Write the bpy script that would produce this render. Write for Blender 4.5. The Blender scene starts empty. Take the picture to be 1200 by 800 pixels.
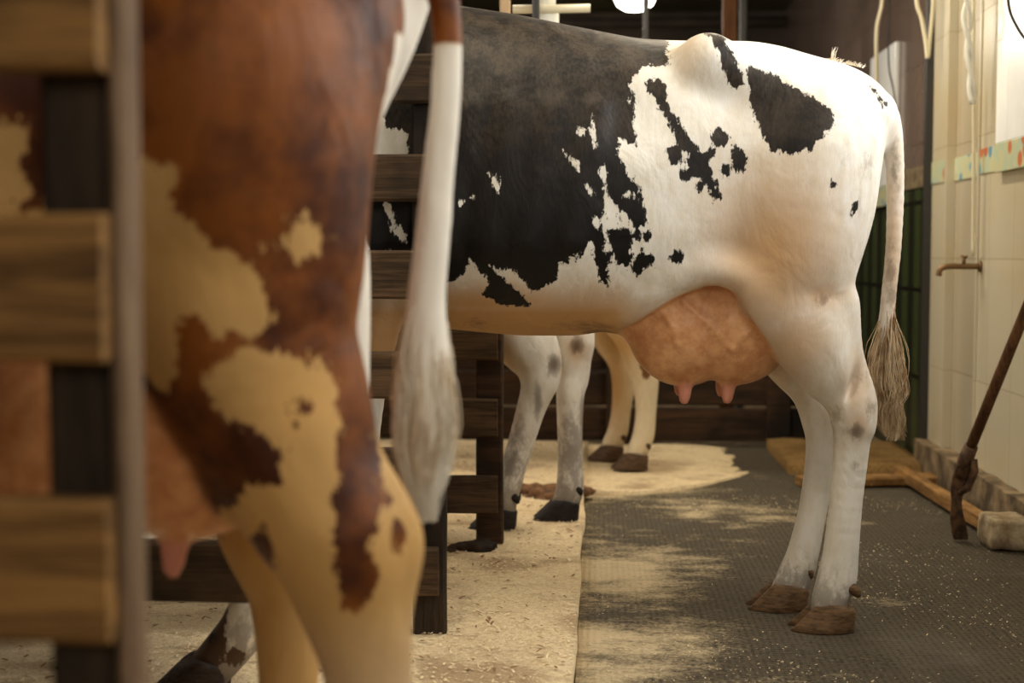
import bpy, bmesh, math, random
import numpy as np
from mathutils import Vector, Matrix, Euler, noise as mnoise

random.seed(7); rng = np.random.default_rng(7)
C = bpy.context.scene.collection
sc = bpy.context.scene

# ---------------------------------------------------------------- camera
F = 1667.0; CAMZ = 0.92
cam_d = bpy.data.cameras.new('camera'); cam = bpy.data.objects.new('camera', cam_d); C.objects.link(cam)
cam.location = (0, 0, CAMZ)
cam.rotation_euler = (math.pi/2 - math.atan(103/F), 0, math.atan(100/F))
cam_d.lens = F/1200*36; cam_d.sensor_width = 36; cam_d.clip_end = 60
cam_d.dof.use_dof = True; cam_d.dof.focus_distance = 3.55; cam_d.dof.aperture_fstop = 2.6
sc.camera = cam
RM = cam.rotation_euler.to_matrix()
def P(px, py, Y):
    d = RM @ Vector(((px-600)/F, -(py-400)/F, -1.0))
    return Vector((0, 0, CAMZ)) + d*(Y/d.y)

# ---------------------------------------------------------------- world + light
sc.view_settings.view_transform = 'Standard'; sc.view_settings.look = 'None'
sc.view_settings.exposure = 0.0; sc.view_settings.gamma = 1; sc.view_settings.use_curve_mapping = False
w = bpy.data.worlds.new('world'); sc.world = w; w.use_nodes = True
w.node_tree.nodes['Background'].inputs[0].default_value = (0.75, 0.85, 1, 1)
w.node_tree.nodes['Background'].inputs[1].default_value = 1.0
def area(name, loc, rot, sx, sy, power, col, spread=math.pi):
    d = bpy.data.lights.new(name, 'AREA'); d.shape = 'RECTANGLE'; d.size = sx; d.size_y = sy
    d.energy = power; d.color = col; d.spread = spread
    o = bpy.data.objects.new(name, d); C.objects.link(o); o.location = loc; o.rotation_euler = rot
    return o
R90 = math.pi/2
XW = 1.40                                   # right wall plane
WINS = [(0.3, 1.9), (2.3, 3.9)]
WZ0, WZ1 = 1.35, 2.55
for i, (a, b) in enumerate(WINS):           # daylight through the two right windows
    area('window_daylight', (XW+0.26, (a+b)/2, (WZ0+WZ1)/2), (0, R90, 0), WZ1-WZ0-.06, b-a-.06, (26, 50)[i], (1.0, 0.975, 0.92))

XL = -3.75
FILL_WIN = (4.2, 7.2)
area('window_daylight', (XL-0.26, sum(FILL_WIN)/2, 1.98), (0, -R90, 0), 1.1, 2.9, 70, (1.0, 0.90, 0.74))  # unseen left window, added to brighten the right wall
area('window_daylight', (0.35, -1.6-0.26, 2.0), (R90, 0, 0), 2.2, 1.0, 27, (1.0, 0.88, 0.72))
TUBES = [(0.45, 1.3, 9), (0.45, 3.5, 9), (0.55, 5.5, 32), (-.9, 6.2, 26), (-.45, 2.75, 20)]
for tx, ty, pw in TUBES:                    # unseen strip lights for overhead light, the last added to brighten the bedding
    area('strip_light', (tx, ty, 2.655), (0, 0, 0), .10, 1.2, pw, (1.0, .86, .64))

# ---------------------------------------------------------------- materials
def mat(name, base=(.5,.5,.5), rough=.7, spec=.4):
    m = bpy.data.materials.new(name); m.use_nodes = True
    b = m.node_tree.nodes['Principled BSDF']
    b.inputs['Base Color'].default_value = (*base, 1); b.inputs['Roughness'].default_value = rough
    b.inputs['Specular IOR Level'].default_value = spec
    return m
class NT:
    def __init__(s, m): s.m = m; s.t = m.node_tree; s.b = s.t.nodes['Principled BSDF']
    def n(s, ty, **kw):
        x = s.t.nodes.new(ty)
        for k, v in kw.items():
            if k.startswith('i_'):
                key = k[2:]; key = int(key) if key.isdigit() else key
                x.inputs[key].default_value = v
            else: setattr(x, k, v)
        return x
    def l(s, a, b): s.t.links.new(a, b)
    def coord(s, scale=(1,1,1), kind='Object', rot=(0,0,0)):
        tc = s.n('ShaderNodeTexCoord'); mp = s.n('ShaderNodeMapping')
        mp.inputs['Scale'].default_value = scale; mp.inputs['Rotation'].default_value = rot
        s.l(tc.outputs[kind], mp.inputs[0]); return mp.outputs[0]
    def noise(s, v, sc_, det=4, rough=.6, dist=0):
        x = s.n('ShaderNodeTexNoise'); x.inputs['Scale'].default_value = sc_; x.inputs['Detail'].default_value = det
        x.inputs['Roughness'].default_value = rough; x.inputs['Distortion'].default_value = dist
        s.l(v, x.inputs['Vector']); return x.outputs['Fac']
    def math(s, op, a, b=None, c=None, clamp=False):
        x = s.n('ShaderNodeMath', operation=op, use_clamp=clamp)
        for i, q in enumerate((a, b, c)):
            if q is None: continue
            if isinstance(q, (int, float)): x.inputs[i].default_value = q
            else: s.l(q, x.inputs[i])
        return x.outputs[0]
    def mix(s, f, a, b, mode='MIX'):
        x = s.n('ShaderNodeMix', data_type='RGBA', blend_type=mode)
        for i, q in ((0, f), (6, a), (7, b)):
            if isinstance(q, (int, float)): x.inputs[i].default_value = q
            elif isinstance(q, tuple): x.inputs[i].default_value = (*q[:3], 1)
            else: s.l(q, x.inputs[i])
        return x.outputs[2]
    def ramp(s, f, a, b):
        x = s.n('ShaderNodeMapRange', interpolation_type='SMOOTHSTEP'); s.l(f, x.inputs[0])
        x.inputs[1].default_value = a; x.inputs[2].default_value = b; return x.outputs[0]
    def attr(s, name):
        x = s.n('ShaderNodeAttribute', attribute_name=name); return x
    def bump(s, h, strength=.3, dist=.01, prev=None):
        x = s.n('ShaderNodeBump'); x.inputs['Strength'].default_value = strength; x.inputs['Distance'].default_value = dist
        s.l(h, x.inputs['Height'])
        if prev is not None: s.l(prev, x.inputs['Normal'])
        return x.outputs[0]
    def col(s, c): s.l(c, s.b.inputs['Base Color'])
    def nrm(s, c): s.l(c, s.b.inputs['Normal'])
    def rgh(s, c): s.l(c, s.b.inputs['Roughness'])

def wood(name, dark, light, stretch=(1,12,12), rough=.75, grime=.5):
    m = mat(name, light, rough, .25); t = NT(m)
    v = t.coord(stretch); g = t.noise(v, 3.0, 6, .65, .6); g2 = t.noise(t.coord((stretch[0]*2, stretch[1]*4, stretch[2]*4)), 4, 3)
    big = t.noise(t.coord(), 2.2, 4)
    f = t.math('ADD', t.math('MULTIPLY', g, .7), t.math('MULTIPLY', g2, .35))
    c = t.mix(t.ramp(f, .35, .72), dark, light)
    c = t.mix(t.ramp(big, .45, .72), c, tuple(x*grime for x in dark))
    t.col(c); t.nrm(t.bump(f, .6, .006)); return m
M = {}
M['fence_dark'] = wood('old_dark_fence_wood', (.030,.018,.009), (.15,.088,.045))
M['fence_dark_v'] = wood('old_dark_post_wood', (.012,.008,.005), (.05,.032,.018), (12,12,1))
M['fence_front'] = wood('worn_ochre_fence_wood', (.075,.036,.011), (.37,.195,.058))
M['fence_front_v'] = wood('worn_grey_post_wood', (.10,.06,.035), (.26,.17,.10), (12,12,1))
M['board_back'] = wood('black_brown_back_boards', (.012,.007,.004), (.075,.036,.016))
M['post_orange'] = wood('orange_brown_post_wood', (.07,.028,.010), (.17,.07,.025), (12,12,1))
M['beam_ochre'] = wood('ochre_floor_beam_wood', (.14,.07,.02), (.42,.23,.08), (12,1,12))
M['pale_wood'] = wood('pale_bare_wood', (.45,.30,.17), (.7,.52,.33), (12,12,1), grime=1)
M['handle'] = wood('brown_tool_handle_wood', (.05,.022,.008), (.16,.075,.03), (12,12,1))
M['white_pipe'] = mat('white_plastic', (.75,.75,.68), .35)
M['cream_pipe'] = mat('cream_plastic', (.72,.66,.48), .4)
M['black'] = mat('black_rubber', (.012,.011,.010), .5)
M['dark_metal'] = mat('dark_metal', (.03,.028,.026), .45)
M['frame_white'] = mat('white_painted_frame', (.8,.78,.72), .4)
m = mat('rusty_steel', (.09,.05,.03), .6); t = NT(m)
g = t.noise(t.coord(), 30, 6); t.col(t.mix(t.ramp(g,.4,.65), (.05,.03,.02), (.17,.09,.045))); t.nrm(t.bump(g,.5,.003)); m.node_tree.nodes['Principled BSDF'].inputs['Metallic'].default_value=.4
M['rust'] = m
m = mat('old_brass', (.20,.12,.06), .45); m.node_tree.nodes['Principled BSDF'].inputs['Metallic'].default_value=.8; M['brass'] = m
m = mat('clear_glass', (1,1,1), .05); nt = m.node_tree
tr = nt.nodes.new('ShaderNodeBsdfTransparent'); gl = nt.nodes.new('ShaderNodeBsdfGlossy'); gl.inputs['Roughness'].default_value=.03
mx = nt.nodes.new('ShaderNodeMixShader'); mx.inputs[0].default_value=.08
nt.links.new(tr.outputs[0], mx.inputs[1]); nt.links.new(gl.outputs[0], mx.inputs[2]); nt.links.new(mx.outputs[0], nt.nodes['Material Output'].inputs[0]); M['glass'] = m
m = mat('lit_lamp_glass', (.9,.9,.85)); b = m.node_tree.nodes['Principled BSDF']; b.inputs['Emission Color'].default_value=(1,.95,.85,1); b.inputs['Emission Strength'].default_value=6; M['lamp'] = m

def tiles(name, tile, mortar, tw=.30, th=.45, rough=.25, var=.06, dirt=(.55,.45,.28)):
    m = mat(name, tile, rough, .5); t = NT(m)
    tc = t.n('ShaderNodeTexCoord'); sp = t.n('ShaderNodeSeparateXYZ'); cb = t.n('ShaderNodeCombineXYZ')
    t.l(tc.outputs['Object'], sp.inputs[0])
    sm = t.math('ADD', sp.outputs['X'], sp.outputs['Y'])
    t.l(sm, cb.inputs[0]); t.l(sp.outputs['Z'], cb.inputs[1])
    br = t.n('ShaderNodeTexBrick', offset=0.0, squash=1.0); t.l(cb.outputs[0], br.inputs['Vector'])
    br.inputs['Scale'].default_value = 1; br.inputs['Brick Width'].default_value = tw; br.inputs['Row Height'].default_value = th
    br.inputs['Mortar Size'].default_value = .003; br.inputs['Mortar Smooth'].default_value = .3
    br.inputs['Color1'].default_value = (*tile,1); br.inputs['Color2'].default_value = (*[x*(1-var) for x in tile],1); br.inputs['Mortar'].default_value = (*mortar,1)
    n1 = t.noise(t.coord((1,1,1)), 1.7, 5); n2 = t.noise(t.coord((5,5,1)), 6, 4)
    c = t.mix(t.math('MULTIPLY', t.ramp(n1,.4,.75), .45), br.outputs['Color'], tuple(tile[i]*dirt[i]/.6 for i in range(3)))
    c = t.mix(t.math('MULTIPLY', t.ramp(n2,.6,.8), .35), c, dirt)
    t.col(c); t.nrm(t.bump(br.outputs['Fac'], .4, -.003)); return m
M['tile_cream'] = tiles('cream_wall_tiles', (.60,.55,.42), (.48,.42,.30))
M['tile_beige'] = tiles('grey_beige_wall_tiles', (.46,.41,.31), (.3,.25,.17))
M['tile_white'] = tiles('white_glossy_tiles', (.92,.94,.95), (.7,.7,.7), dirt=(.8,.8,.78))  # white base holds the extra light falling on these tiles
M['tile_brown'] = tiles('brown_glossy_tiles', (.20,.145,.12), (.09,.06,.05), .25, .35, .18, .15, (.12,.08,.06))
m = mat('dark_green_fluted_tiles', (.03,.05,.02), .3); t = NT(m)
tc = t.n('ShaderNodeTexCoord'); wv = t.n('ShaderNodeTexWave', wave_type='BANDS', bands_direction='Y'); t.l(tc.outputs['Object'], wv.inputs[0]); wv.inputs['Scale'].default_value=1.3; wv.inputs['Distortion'].default_value=.4
sp = t.n('ShaderNodeSeparateXYZ'); t.l(tc.outputs['Object'], sp.inputs[0])
zr = t.math('GREATER_THAN', t.math('FRACT', t.math('MULTIPLY', sp.outputs['Z'], 2.6)), .95)
c = t.mix(wv.outputs['Fac'], (.008,.011,.006), (.045,.065,.022)); t.col(t.mix(zr, c, (.004,.004,.003))); M['tile_green'] = m
m = mat('floral_border_tiles', (.6,.55,.35), .25); t = NT(m)
vv = t.coord((1,1,1)); vo = t.n('ShaderNodeTexVoronoi'); vo.inputs['Scale'].default_value=15; t.l(vv, vo.inputs['Vector'])
spc = t.n('ShaderNodeSeparateColor'); t.l(vo.outputs['Color'], spc.inputs[0])
r_ = t.math('GREATER_THAN', spc.outputs[0], .72); bl = t.math('GREATER_THAN', spc.outputs[1], .62); dd = t.ramp(vo.outputs['Distance'], .5, .3)
c = t.mix(t.ramp(t.noise(vv, 20, 3), .4, .6), (.62,.60,.36), (.50,.60,.45)); c = t.mix(t.math('MULTIPLY', bl, dd), c, (.14,.32,.46)); c = t.mix(t.math('MULTIPLY', r_, dd), c, (.62,.20,.09)); t.col(c); M['border'] = m
m = mat('floral_border_tiles_brown', (.3,.25,.18), .3); t = NT(m)
g = t.noise(t.coord(), 25, 3); t.col(t.mix(t.ramp(g,.4,.6), (.16,.12,.08), (.30,.24,.14))); M['border_brown'] = m
m = mat('rough_concrete', (.25,.19,.12), .9); t = NT(m)
g = t.noise(t.coord(), 9, 8, .7); t.col(t.mix(t.ramp(g,.35,.7), (.08,.055,.03), (.33,.24,.14))); t.nrm(t.bump(g,.8,.02)); M['concrete'] = m
m = mat('pale_stone', (.5,.4,.26), .9); t = NT(m)
g = t.noise(t.coord(), 14, 8, .7); t.col(t.mix(t.ramp(g,.35,.7), (.28,.20,.11), (.62,.52,.36))); t.nrm(t.bump(g,.8,.015)); M['stone'] = m
m = mat('sooty_plaster', (.05,.04,.03), .85); t = NT(m)
g = t.noise(t.coord(), 1.2, 6); t.col(t.mix(t.ramp(g,.35,.7), (.045,.032,.024), (.10,.075,.055))); M['plaster'] = m
m = mat('lime_washed_plaster', (.35,.28,.18), .9); t = NT(m)
g = t.noise(t.coord(), 1.5, 6); t.col(t.mix(t.ramp(g,.35,.7), (.22,.16,.10), (.42,.34,.22))); M['lime'] = m
m = mat('olive_ceiling', (.06,.06,.025), .8); t = NT(m)
g = t.noise(t.coord(), 1.0, 5); t.col(t.mix(t.ramp(g,.35,.7), (.05,.045,.02), (.11,.10,.045))); M['ceiling'] = m

# sawdust bedding
def sawdust(name, c1, c2, c3):
    m = mat(name, c2, .95, .15); t = NT(m)
    v = t.coord(); a = t.noise(v, 2.3, 5, .6); b_ = t.noise(v, 90, 6, .8); d = t.noise(t.coord((1,2.5,1)), 6, 6, .7)
    b2 = t.noise(v, 230, 3, .7)
    c = t.mix(t.ramp(t.math('ADD', t.math('MULTIPLY', b_, .6), t.math('MULTIPLY', b2, .4)), .40, .58), c1, c2)
    c = t.mix(t.math('MULTIPLY', t.ramp(a, .50, .66), .7), c, c3)
    c = t.mix(t.math('MULTIPLY', t.ramp(d, .54, .70), .7), c, c3)
    t.col(c); n0 = t.bump(b_, .7, .01); t.nrm(t.bump(d, .5, .02, n0)); return m
M['sawdust'] = sawdust('sawdust_bedding', (.66,.50,.29), (.95,.80,.54), (.36,.24,.14))
M['straw'] = sawdust('ochre_straw_litter', (.15,.085,.03), (.34,.21,.08), (.14,.075,.025))
M['chips'] = mat('pale_wood_chips', (.85,.70,.45), .85)
M['chips_dark'] = mat('brown_wood_chips', (.25,.13,.06), .85)
# rubber mat with raised dots and dust
m = mat('dotted_rubber_mat', (.05,.045,.035), .6, .4); t = NT(m)
v = t.coord(); vo = t.n('ShaderNodeTexVoronoi'); vo.inputs['Scale'].default_value=62; vo.inputs['Randomness'].default_value=0.12; t.l(v, vo.inputs['Vector'])
dot = t.ramp(vo.outputs['Distance'], .42, .25)
a = t.noise(v, 1.15, 6, .62, .3); b_ = t.noise(v, 70, 5, .8); d = t.noise(t.coord((1,2.2,1)), 5, 6, .7)
dirt = t.math('ADD', t.math('MULTIPLY', a, .8), t.math('MULTIPLY', d, .35)); dirt = t.math('ADD', dirt, t.math('MULTIPLY', b_, .28))
sxyz = t.n('ShaderNodeSeparateXYZ'); t.l(v, sxyz.inputs[0]); xo = t.math('MULTIPLY', t.math('SUBTRACT', .35, sxyz.outputs['X']), .22)
base = t.mix(dot, (.022,.017,.011), (.095,.076,.048)); base = t.mix(t.ramp(b_,.35,.65), base, (.095,.076,.050))
c = t.mix(t.math('MULTIPLY', t.ramp(t.math('ADD', dirt, xo), .68, .88), .85), base, (.74,.60,.38)); t.col(c)
n0 = t.bump(dot, .5, .004); t.nrm(t.bump(t.math('ADD', b_, dirt), .5, .01, n0)); t.rgh(t.ramp(dirt, .3, .75)); M['mat'] = m

# ---------------------------------------------------------------- mesh helpers
def obj(name, bm, material, parent=None, smooth=False):
    me = bpy.data.meshes.new(name); bm.to_mesh(me); bm.free()
    if material: me.materials.append(material)
    if smooth:
        for p in me.polygons: p.use_smooth = True
    o = bpy.data.objects.new(name, me); C.objects.link(o)
    if parent: o.parent = parent
    return o
def thing(name, label, cat, loc=(0,0,0), group=None):
    o = bpy.data.objects.new(name, None); C.objects.link(o); o.location = loc; o.empty_display_size = .1
    return tag(o, label, cat, group)
def tag(o, label, cat, group=None, kind=None):
    o['label'] = label; o['category'] = cat
    if group: o['group'] = group
    if kind: o['kind'] = kind
    return o
def struct(name, bm, m):
    o = obj(name, bm, m); o['kind'] = 'structure'; return o
def box(bm, x0, x1, y0, y1, z0, z1, bev=0, jit=0, cuts=0):
    r = bmesh.ops.create_cube(bm, size=1)['verts']
    for v in r:
        v.co = Vector(((x0+x1)/2+v.co.x*(x1-x0), (y0+y1)/2+v.co.y*(y1-y0), (z0+z1)/2+v.co.z*(z1-z0)))
    if bev or cuts:
        es = list({e for v in r for e in v.link_edges})
        fs = list({f for v in r for f in v.link_faces})
        if bev:
            res = bmesh.ops.bevel(bm, geom=es, offset=bev, segments=2, affect='EDGES', profile=.6)
    return r
def beam_mesh(L, h, d, bev=.006, jit=.003, seed=0):
    """rough sawn timber along x from 0..L, thickness d in y, height h in z, centred y/z"""
    bm = bmesh.new(); n = max(3, int(L/.06)); rings = []
    prof = [(-d/2, -h/2+bev), (-d/2, h/2-bev), (-d/2+bev, h/2), (d/2-bev, h/2), (d/2, h/2-bev), (d/2, -h/2+bev), (d/2-bev, -h/2), (-d/2+bev, -h/2)]
    for i in range(n+1):
        x = L*i/n; ring = []
        for j, (y, z) in enumerate(prof):
            q = Vector((x*3+seed*7, y*8, z*8))
            dy = mnoise.noise(q)*jit; dz = mnoise.noise(q+Vector((5,5,5)))*jit
            ring.append(bm.verts.new((x, y+dy, z+dz)))
        rings.append(ring)
    for a, b in zip(rings, rings[1:]):
        for j in range(8):
            bm.faces.new((a[j], a[(j+1)%8], b[(j+1)%8], b[j]))
    bm.faces.new(rings[0][::-1]); bm.faces.new(rings[-1])
    bmesh.ops.recalc_face_normals(bm, faces=bm.faces)
    return bm
def rail(name, x0, x1, y, z, h, d, m, parent, seed=0, label=None):
    bm = beam_mesh(x1-x0, h, d, seed=seed)
    bmesh.ops.translate(bm, verts=bm.verts, vec=(x0, y, z))
    if parent is not None: bmesh.ops.translate(bm, verts=bm.verts, vec=-parent.location)
    o = obj(name, bm, m, parent)
    if label: o['label'] = label
    return o
def post(name, x, y, z0, z1, wx, dy, m, parent, seed=0):
    bm = beam_mesh(z1-z0, wx, dy, seed=seed)
    bmesh.ops.rotate(bm, verts=bm.verts, matrix=Matrix.Rotation(-R90, 3, 'Y'))
    bmesh.ops.translate(bm, verts=bm.verts, vec=Vector((x, y, z0))-(parent.location if parent else Vector()))
    return obj(name, bm, m, parent)
def tube(bm, pts, rad, seg=10, cap=True):
    pts = [Vector(p) for p in pts]; n = len(pts)
    if not isinstance(rad, (list, tuple)): rad = [rad]*n
    up = Vector((0, .3, 1)).normalized(); rings = []
    prev = None
    for i, p in enumerate(pts):
        d = (pts[min(i+1, n-1)]-pts[max(i-1, 0)]).normalized()
        if prev is None:
            a = d.cross(up)
            if a.length < .1: a = d.cross(Vector((1,0,0)))
        else: a = prev - d*prev.dot(d)
        a.normalize(); b = d.cross(a); prev = a
        rings.append([bm.verts.new(p+(a*math.cos(t)+b*math.sin(t))*rad[i]) for t in [2*math.pi*k/seg for k in range(seg)]])
    for A, B in zip(rings, rings[1:]):
        for k in range(seg): bm.faces.new((A[k], A[(k+1)%seg], B[(k+1)%seg], B[k]))
    if cap and seg > 2:
        bm.faces.new(rings[0][::-1]); bm.faces.new(rings[-1])
def spline(pts, n=8):
    pts = [Vector(p) for p in pts]; out = []
    for i in range(len(pts)-1):
        p0 = pts[max(i-1,0)]; p1 = pts[i]; p2 = pts[i+1]; p3 = pts[min(i+2, len(pts)-1)]
        for k in range(n):
            t = k/n
            out.append(.5*((2*p1)+(p2-p0)*t+(2*p0-5*p1+4*p2-p3)*t*t+(3*p1-p0-3*p2+p3)*t**3))
    out.append(pts[-1]); return out
def lathe(bm, prof, loc, seg=20, axis='Z'):
    rings = []
    for r, z in prof:
        rg = []
        for k in range(seg):
            a = 2*math.pi*k/seg; v = Vector((r*math.cos(a), r*math.sin(a), z))
            if axis == 'X': v = Vector((z, v.x, v.y))
            if axis == 'Y': v = Vector((v.x, z, v.y))
            rg.append(bm.verts.new(Vector(loc)+v))
        rings.append(rg)
    for A, B in zip(rings, rings[1:]):
        for k in range(seg): bm.faces.new((A[k], A[(k+1)%seg], B[(k+1)%seg], B[k]))
    bm.faces.new(rings[0][::-1]); bm.faces.new(rings[-1])
    bmesh.ops.recalc_face_normals(bm, faces=bm.faces)

# ---------------------------------------------------------------- setting
YB = 11.0; YF = -1.6; ZC = 2.75; PZ = 0.03      # PZ: bedding platform height
bm = bmesh.new(); box(bm, XL-.2, XW+.2, YF-.2, YB+.2, -.2, -.012)
struct('floor', bm, M['concrete'])
# rubber walkway mat
def noisy_sheet(x0, x1, y0, y1, z, step, amp, freq, skirt=.03, edge_wob=0, taper=0):
    nx = int((x1-x0)/step); ny = int((y1-y0)/step); bm = bmesh.new(); g = []
    for i in range(nx+1):
        row = []
        for j in range(ny+1):
            x = x0+(x1-x0)*i/nx; y = y0+(y1-y0)*j/ny
            q = Vector((x*freq, y*freq, 0)); h = mnoise.noise(q)*amp + mnoise.noise(q*4)*amp*.4
            xx = x
            if taper: y += taper*(1-j/ny)*(i/nx)**2.5+mnoise.noise(Vector((x*5, 1, 2)))*.05*(1-j/ny); h -= .02*(i/nx)**6
            if edge_wob and i == nx: xx += (mnoise.noise(Vector((y*2.2, 3, 1)))*2+mnoise.noise(Vector((y*9, 3, 1)))*.4)*edge_wob
            row.append(bm.verts.new((xx, y, z+h)))
        g.append(row)
    for i in range(nx):
        for j in range(ny): bm.faces.new((g[i][j], g[i+1][j], g[i+1][j+1], g[i][j+1]))
    es = [e for e in bm.edges if len(e.link_faces) == 1]
    r = bmesh.ops.extrude_edge_only(bm, edges=es)
    for v in [v for v in r['geom'] if isinstance(v, bmesh.types.BMVert)]: v.co.z = z-skirt
    bmesh.ops.recalc_face_normals(bm, faces=bm.faces)
    return bm
X_EDGE = -0.045
o = struct('floor_rubber_mat', noisy_sheet(X_EDGE, XW-.03, YF, 6.8, 0.0, .05, .003, 2, .015), M['mat'])
for p in o.data.polygons: p.use_smooth = True
o = struct('floor_bedding', noisy_sheet(XL, X_EDGE, YF, 6.75, PZ, .035, .006, 5, .045, .006), M['sawdust'])
for p in o.data.polygons: p.use_smooth = True
o = struct('floor_bedding_rear', noisy_sheet(X_EDGE-.01, .62, 5.38, 6.75, .016, .03, .008, 5, .03, .05, .55), M['sawdust'])
for p in o.data.polygons: p.use_smooth = True

# right wall: near part with windows, niche, then dark part
DY0, DY1, DZ = 5.36, 5.83, 2.05
bm = bmesh.new()
ys = [YF] + [v for ab in WINS for v in ab] + [DY0]
box(bm, XW, XW+.2, YF, WINS[0][0], .13, ZC)
box(bm, XW, XW+.2, WINS[0][1], WINS[1][0], .13, ZC)
box(bm, XW, XW+.2, WINS[1][1], DY0, .13, ZC)
for a, b in WINS:
    box(bm, XW, XW+.2, a, b, .13, WZ0); box(bm, XW, XW+.2, a, b, WZ1, ZC)
box(bm, XW, XW+.2, DY0, DY1, DZ, ZC); box(bm, XW, XW+.2, DY1, 6.10, .13, ZC)
struct('wall_right', bm, M['tile_cream'])
bm = bmesh.new(); box(bm, XW+.012, XW+.2, 6.12, YB, 1.215, ZC); struct('wall_right_rear_upper', bm, M['tile_brown'])
bm = bmesh.new(); box(bm, XW+.012, XW+.2, 6.12, YB, 0, 1.215); struct('wall_right_rear_lower', bm, M['tile_green'])
bm = bmesh.new(); box(bm, XW+.03, XW+.16, DY0, DY1, .13, DZ)
struct('door_1', bm, M['tile_beige'])
bm = bmesh.new(); box(bm, XW-.006, XW+.02, DY0-.025, DY0, .13, DZ+.03); box(bm, XW-.006, XW+.0295, DY1-.012, DY1+.03, .13, DZ+.03); box(bm, XW-.006, XW+.02, DY0, DY1, DZ, DZ+.03)
struct('trim_1', bm, M['tile_cream'])
bm = bmesh.new(); box(bm, XW-.03, XW+.03, 6.09, 6.13, .0, ZC, .004); struct('trim_2', bm, M['dark_metal'])
bm = bmesh.new(); box(bm, XW-.005, XW+.001, 4.1, DY0-.03, 1.21, 1.30); box(bm, XW-.005, XW+.001, DY1+.03, 6.085, 1.21, 1.30); box(bm, XW+.024, XW+.031, DY0+.002, DY1-.002, 1.21, 1.30)
struct('trim_3', bm, M['border'])
bm = bmesh.new(); box(bm, XW+.004, XW+.0125, 6.14, YB, 1.21, 1.30); struct('trim_4', bm, M['border_brown'])
# plinth under the right wall (rough)
bm = noisy_sheet(XW-.055, XW+.05, YF, 6.1, .135, .03, .008, 9, .147)
struct('baseboard_right', bm, M['concrete'])
bm = bmesh.new(); box(bm, XL, XW+.2, YB, YB+.2, -.1, ZC); struct('wall_back', bm, M['plaster'])
bm = bmesh.new(); box(bm, XL-.2, XL, YF, FILL_WIN[0], -.1, ZC); box(bm, XL-.2, XL, FILL_WIN[1], YB, -.1, ZC); box(bm, XL-.2, XL, *FILL_WIN, -.1, 1.40); box(bm, XL-.2, XL, *FILL_WIN, 2.56, ZC); struct('wall_left', bm, M['lime'])
bm = bmesh.new()
for y0, y1, z0, z1 in ((FILL_WIN[0], FILL_WIN[1], 1.40, 1.45), (FILL_WIN[0], FILL_WIN[1], 2.51, 2.56), (FILL_WIN[0], FILL_WIN[0]+.05, 1.45, 2.51), (FILL_WIN[1]-.05, FILL_WIN[1], 1.45, 2.51), (5.66, 5.74, 1.45, 2.51)): box(bm, XL-.13, XL-.08, y0, y1, z0, z1)
struct('window_3', bm, M['frame_white'])  # frame of the added left window
for i_, (tx, ty, pw) in enumerate(TUBES):
    f = thing('strip_light', ['strip light under the ceiling nearest the camera on the right','strip light under the ceiling above the middle cow','strip light under the ceiling in front of the niche','strip light under the ceiling over the rear stalls','strip light under the ceiling over the brown cow'][i_], 'lamp', (tx, ty, ZC))
    bm = bmesh.new(); box(bm, -.07, .07, -.64, .64, -.05, .002, .006); obj('housing', bm, M['frame_white'], f)
    bm = bmesh.new(); tube(bm, [(0,-.6,-.068),(0,0,-.068),(0,.6,-.068)], .014, 10); obj('tube_lamp', bm, M['lamp'], f, True)
bm = bmesh.new(); box(bm, XL, -.8, YF-.2, YF, -.1, ZC); box(bm, 1.5, XW+.2, YF-.2, YF, -.1, ZC); box(bm, -.8, 1.5, YF-.2, YF, -.1, 1.45); box(bm, -.8, 1.5, YF-.2, YF, 2.55, ZC); struct('wall_front', bm, M['lime'])
bm = bmesh.new()
for x0, x1, z0, z1 in ((-.8, 1.5, 1.45, 1.5), (-.8, 1.5, 2.5, 2.55), (-.8, -.75, 1.5, 2.5), (1.45, 1.5, 1.5, 2.5), (.33, .37, 1.5, 2.5)): box(bm, x0, x1, YF-.13, YF-.08, z0, z1)
struct('window_4', bm, M['frame_white'])
bm = bmesh.new(); box(bm, XL-.2, XW+.2, YF-.2, YB+.2, ZC, ZC+.15); struct('ceiling', bm, M['ceiling'])
for i, (a, b) in enumerate(WINS):
    bm = bmesh.new()
    for y0, y1, z0, z1 in ((a, b, WZ0, WZ0+.05), (a, b, WZ1-.05, WZ1), (a, a+.05, WZ0+.05, WZ1-.05), (b-.05, b, WZ0+.05, WZ1-.05), ((a+b)/2-.02, (a+b)/2+.02, WZ0+.05, WZ1-.05)):
        box(bm, XW+.08, XW+.13, y0, y1, z0, z1)
    o = struct('window_%d' % (i+1), bm, M['frame_white'])
    bm = bmesh.new(); box(bm, XW+.10, XW+.105, a+.05, b-.05, WZ0+.05, WZ1-.05); g = obj('pane', bm, M['glass'], o)

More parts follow.
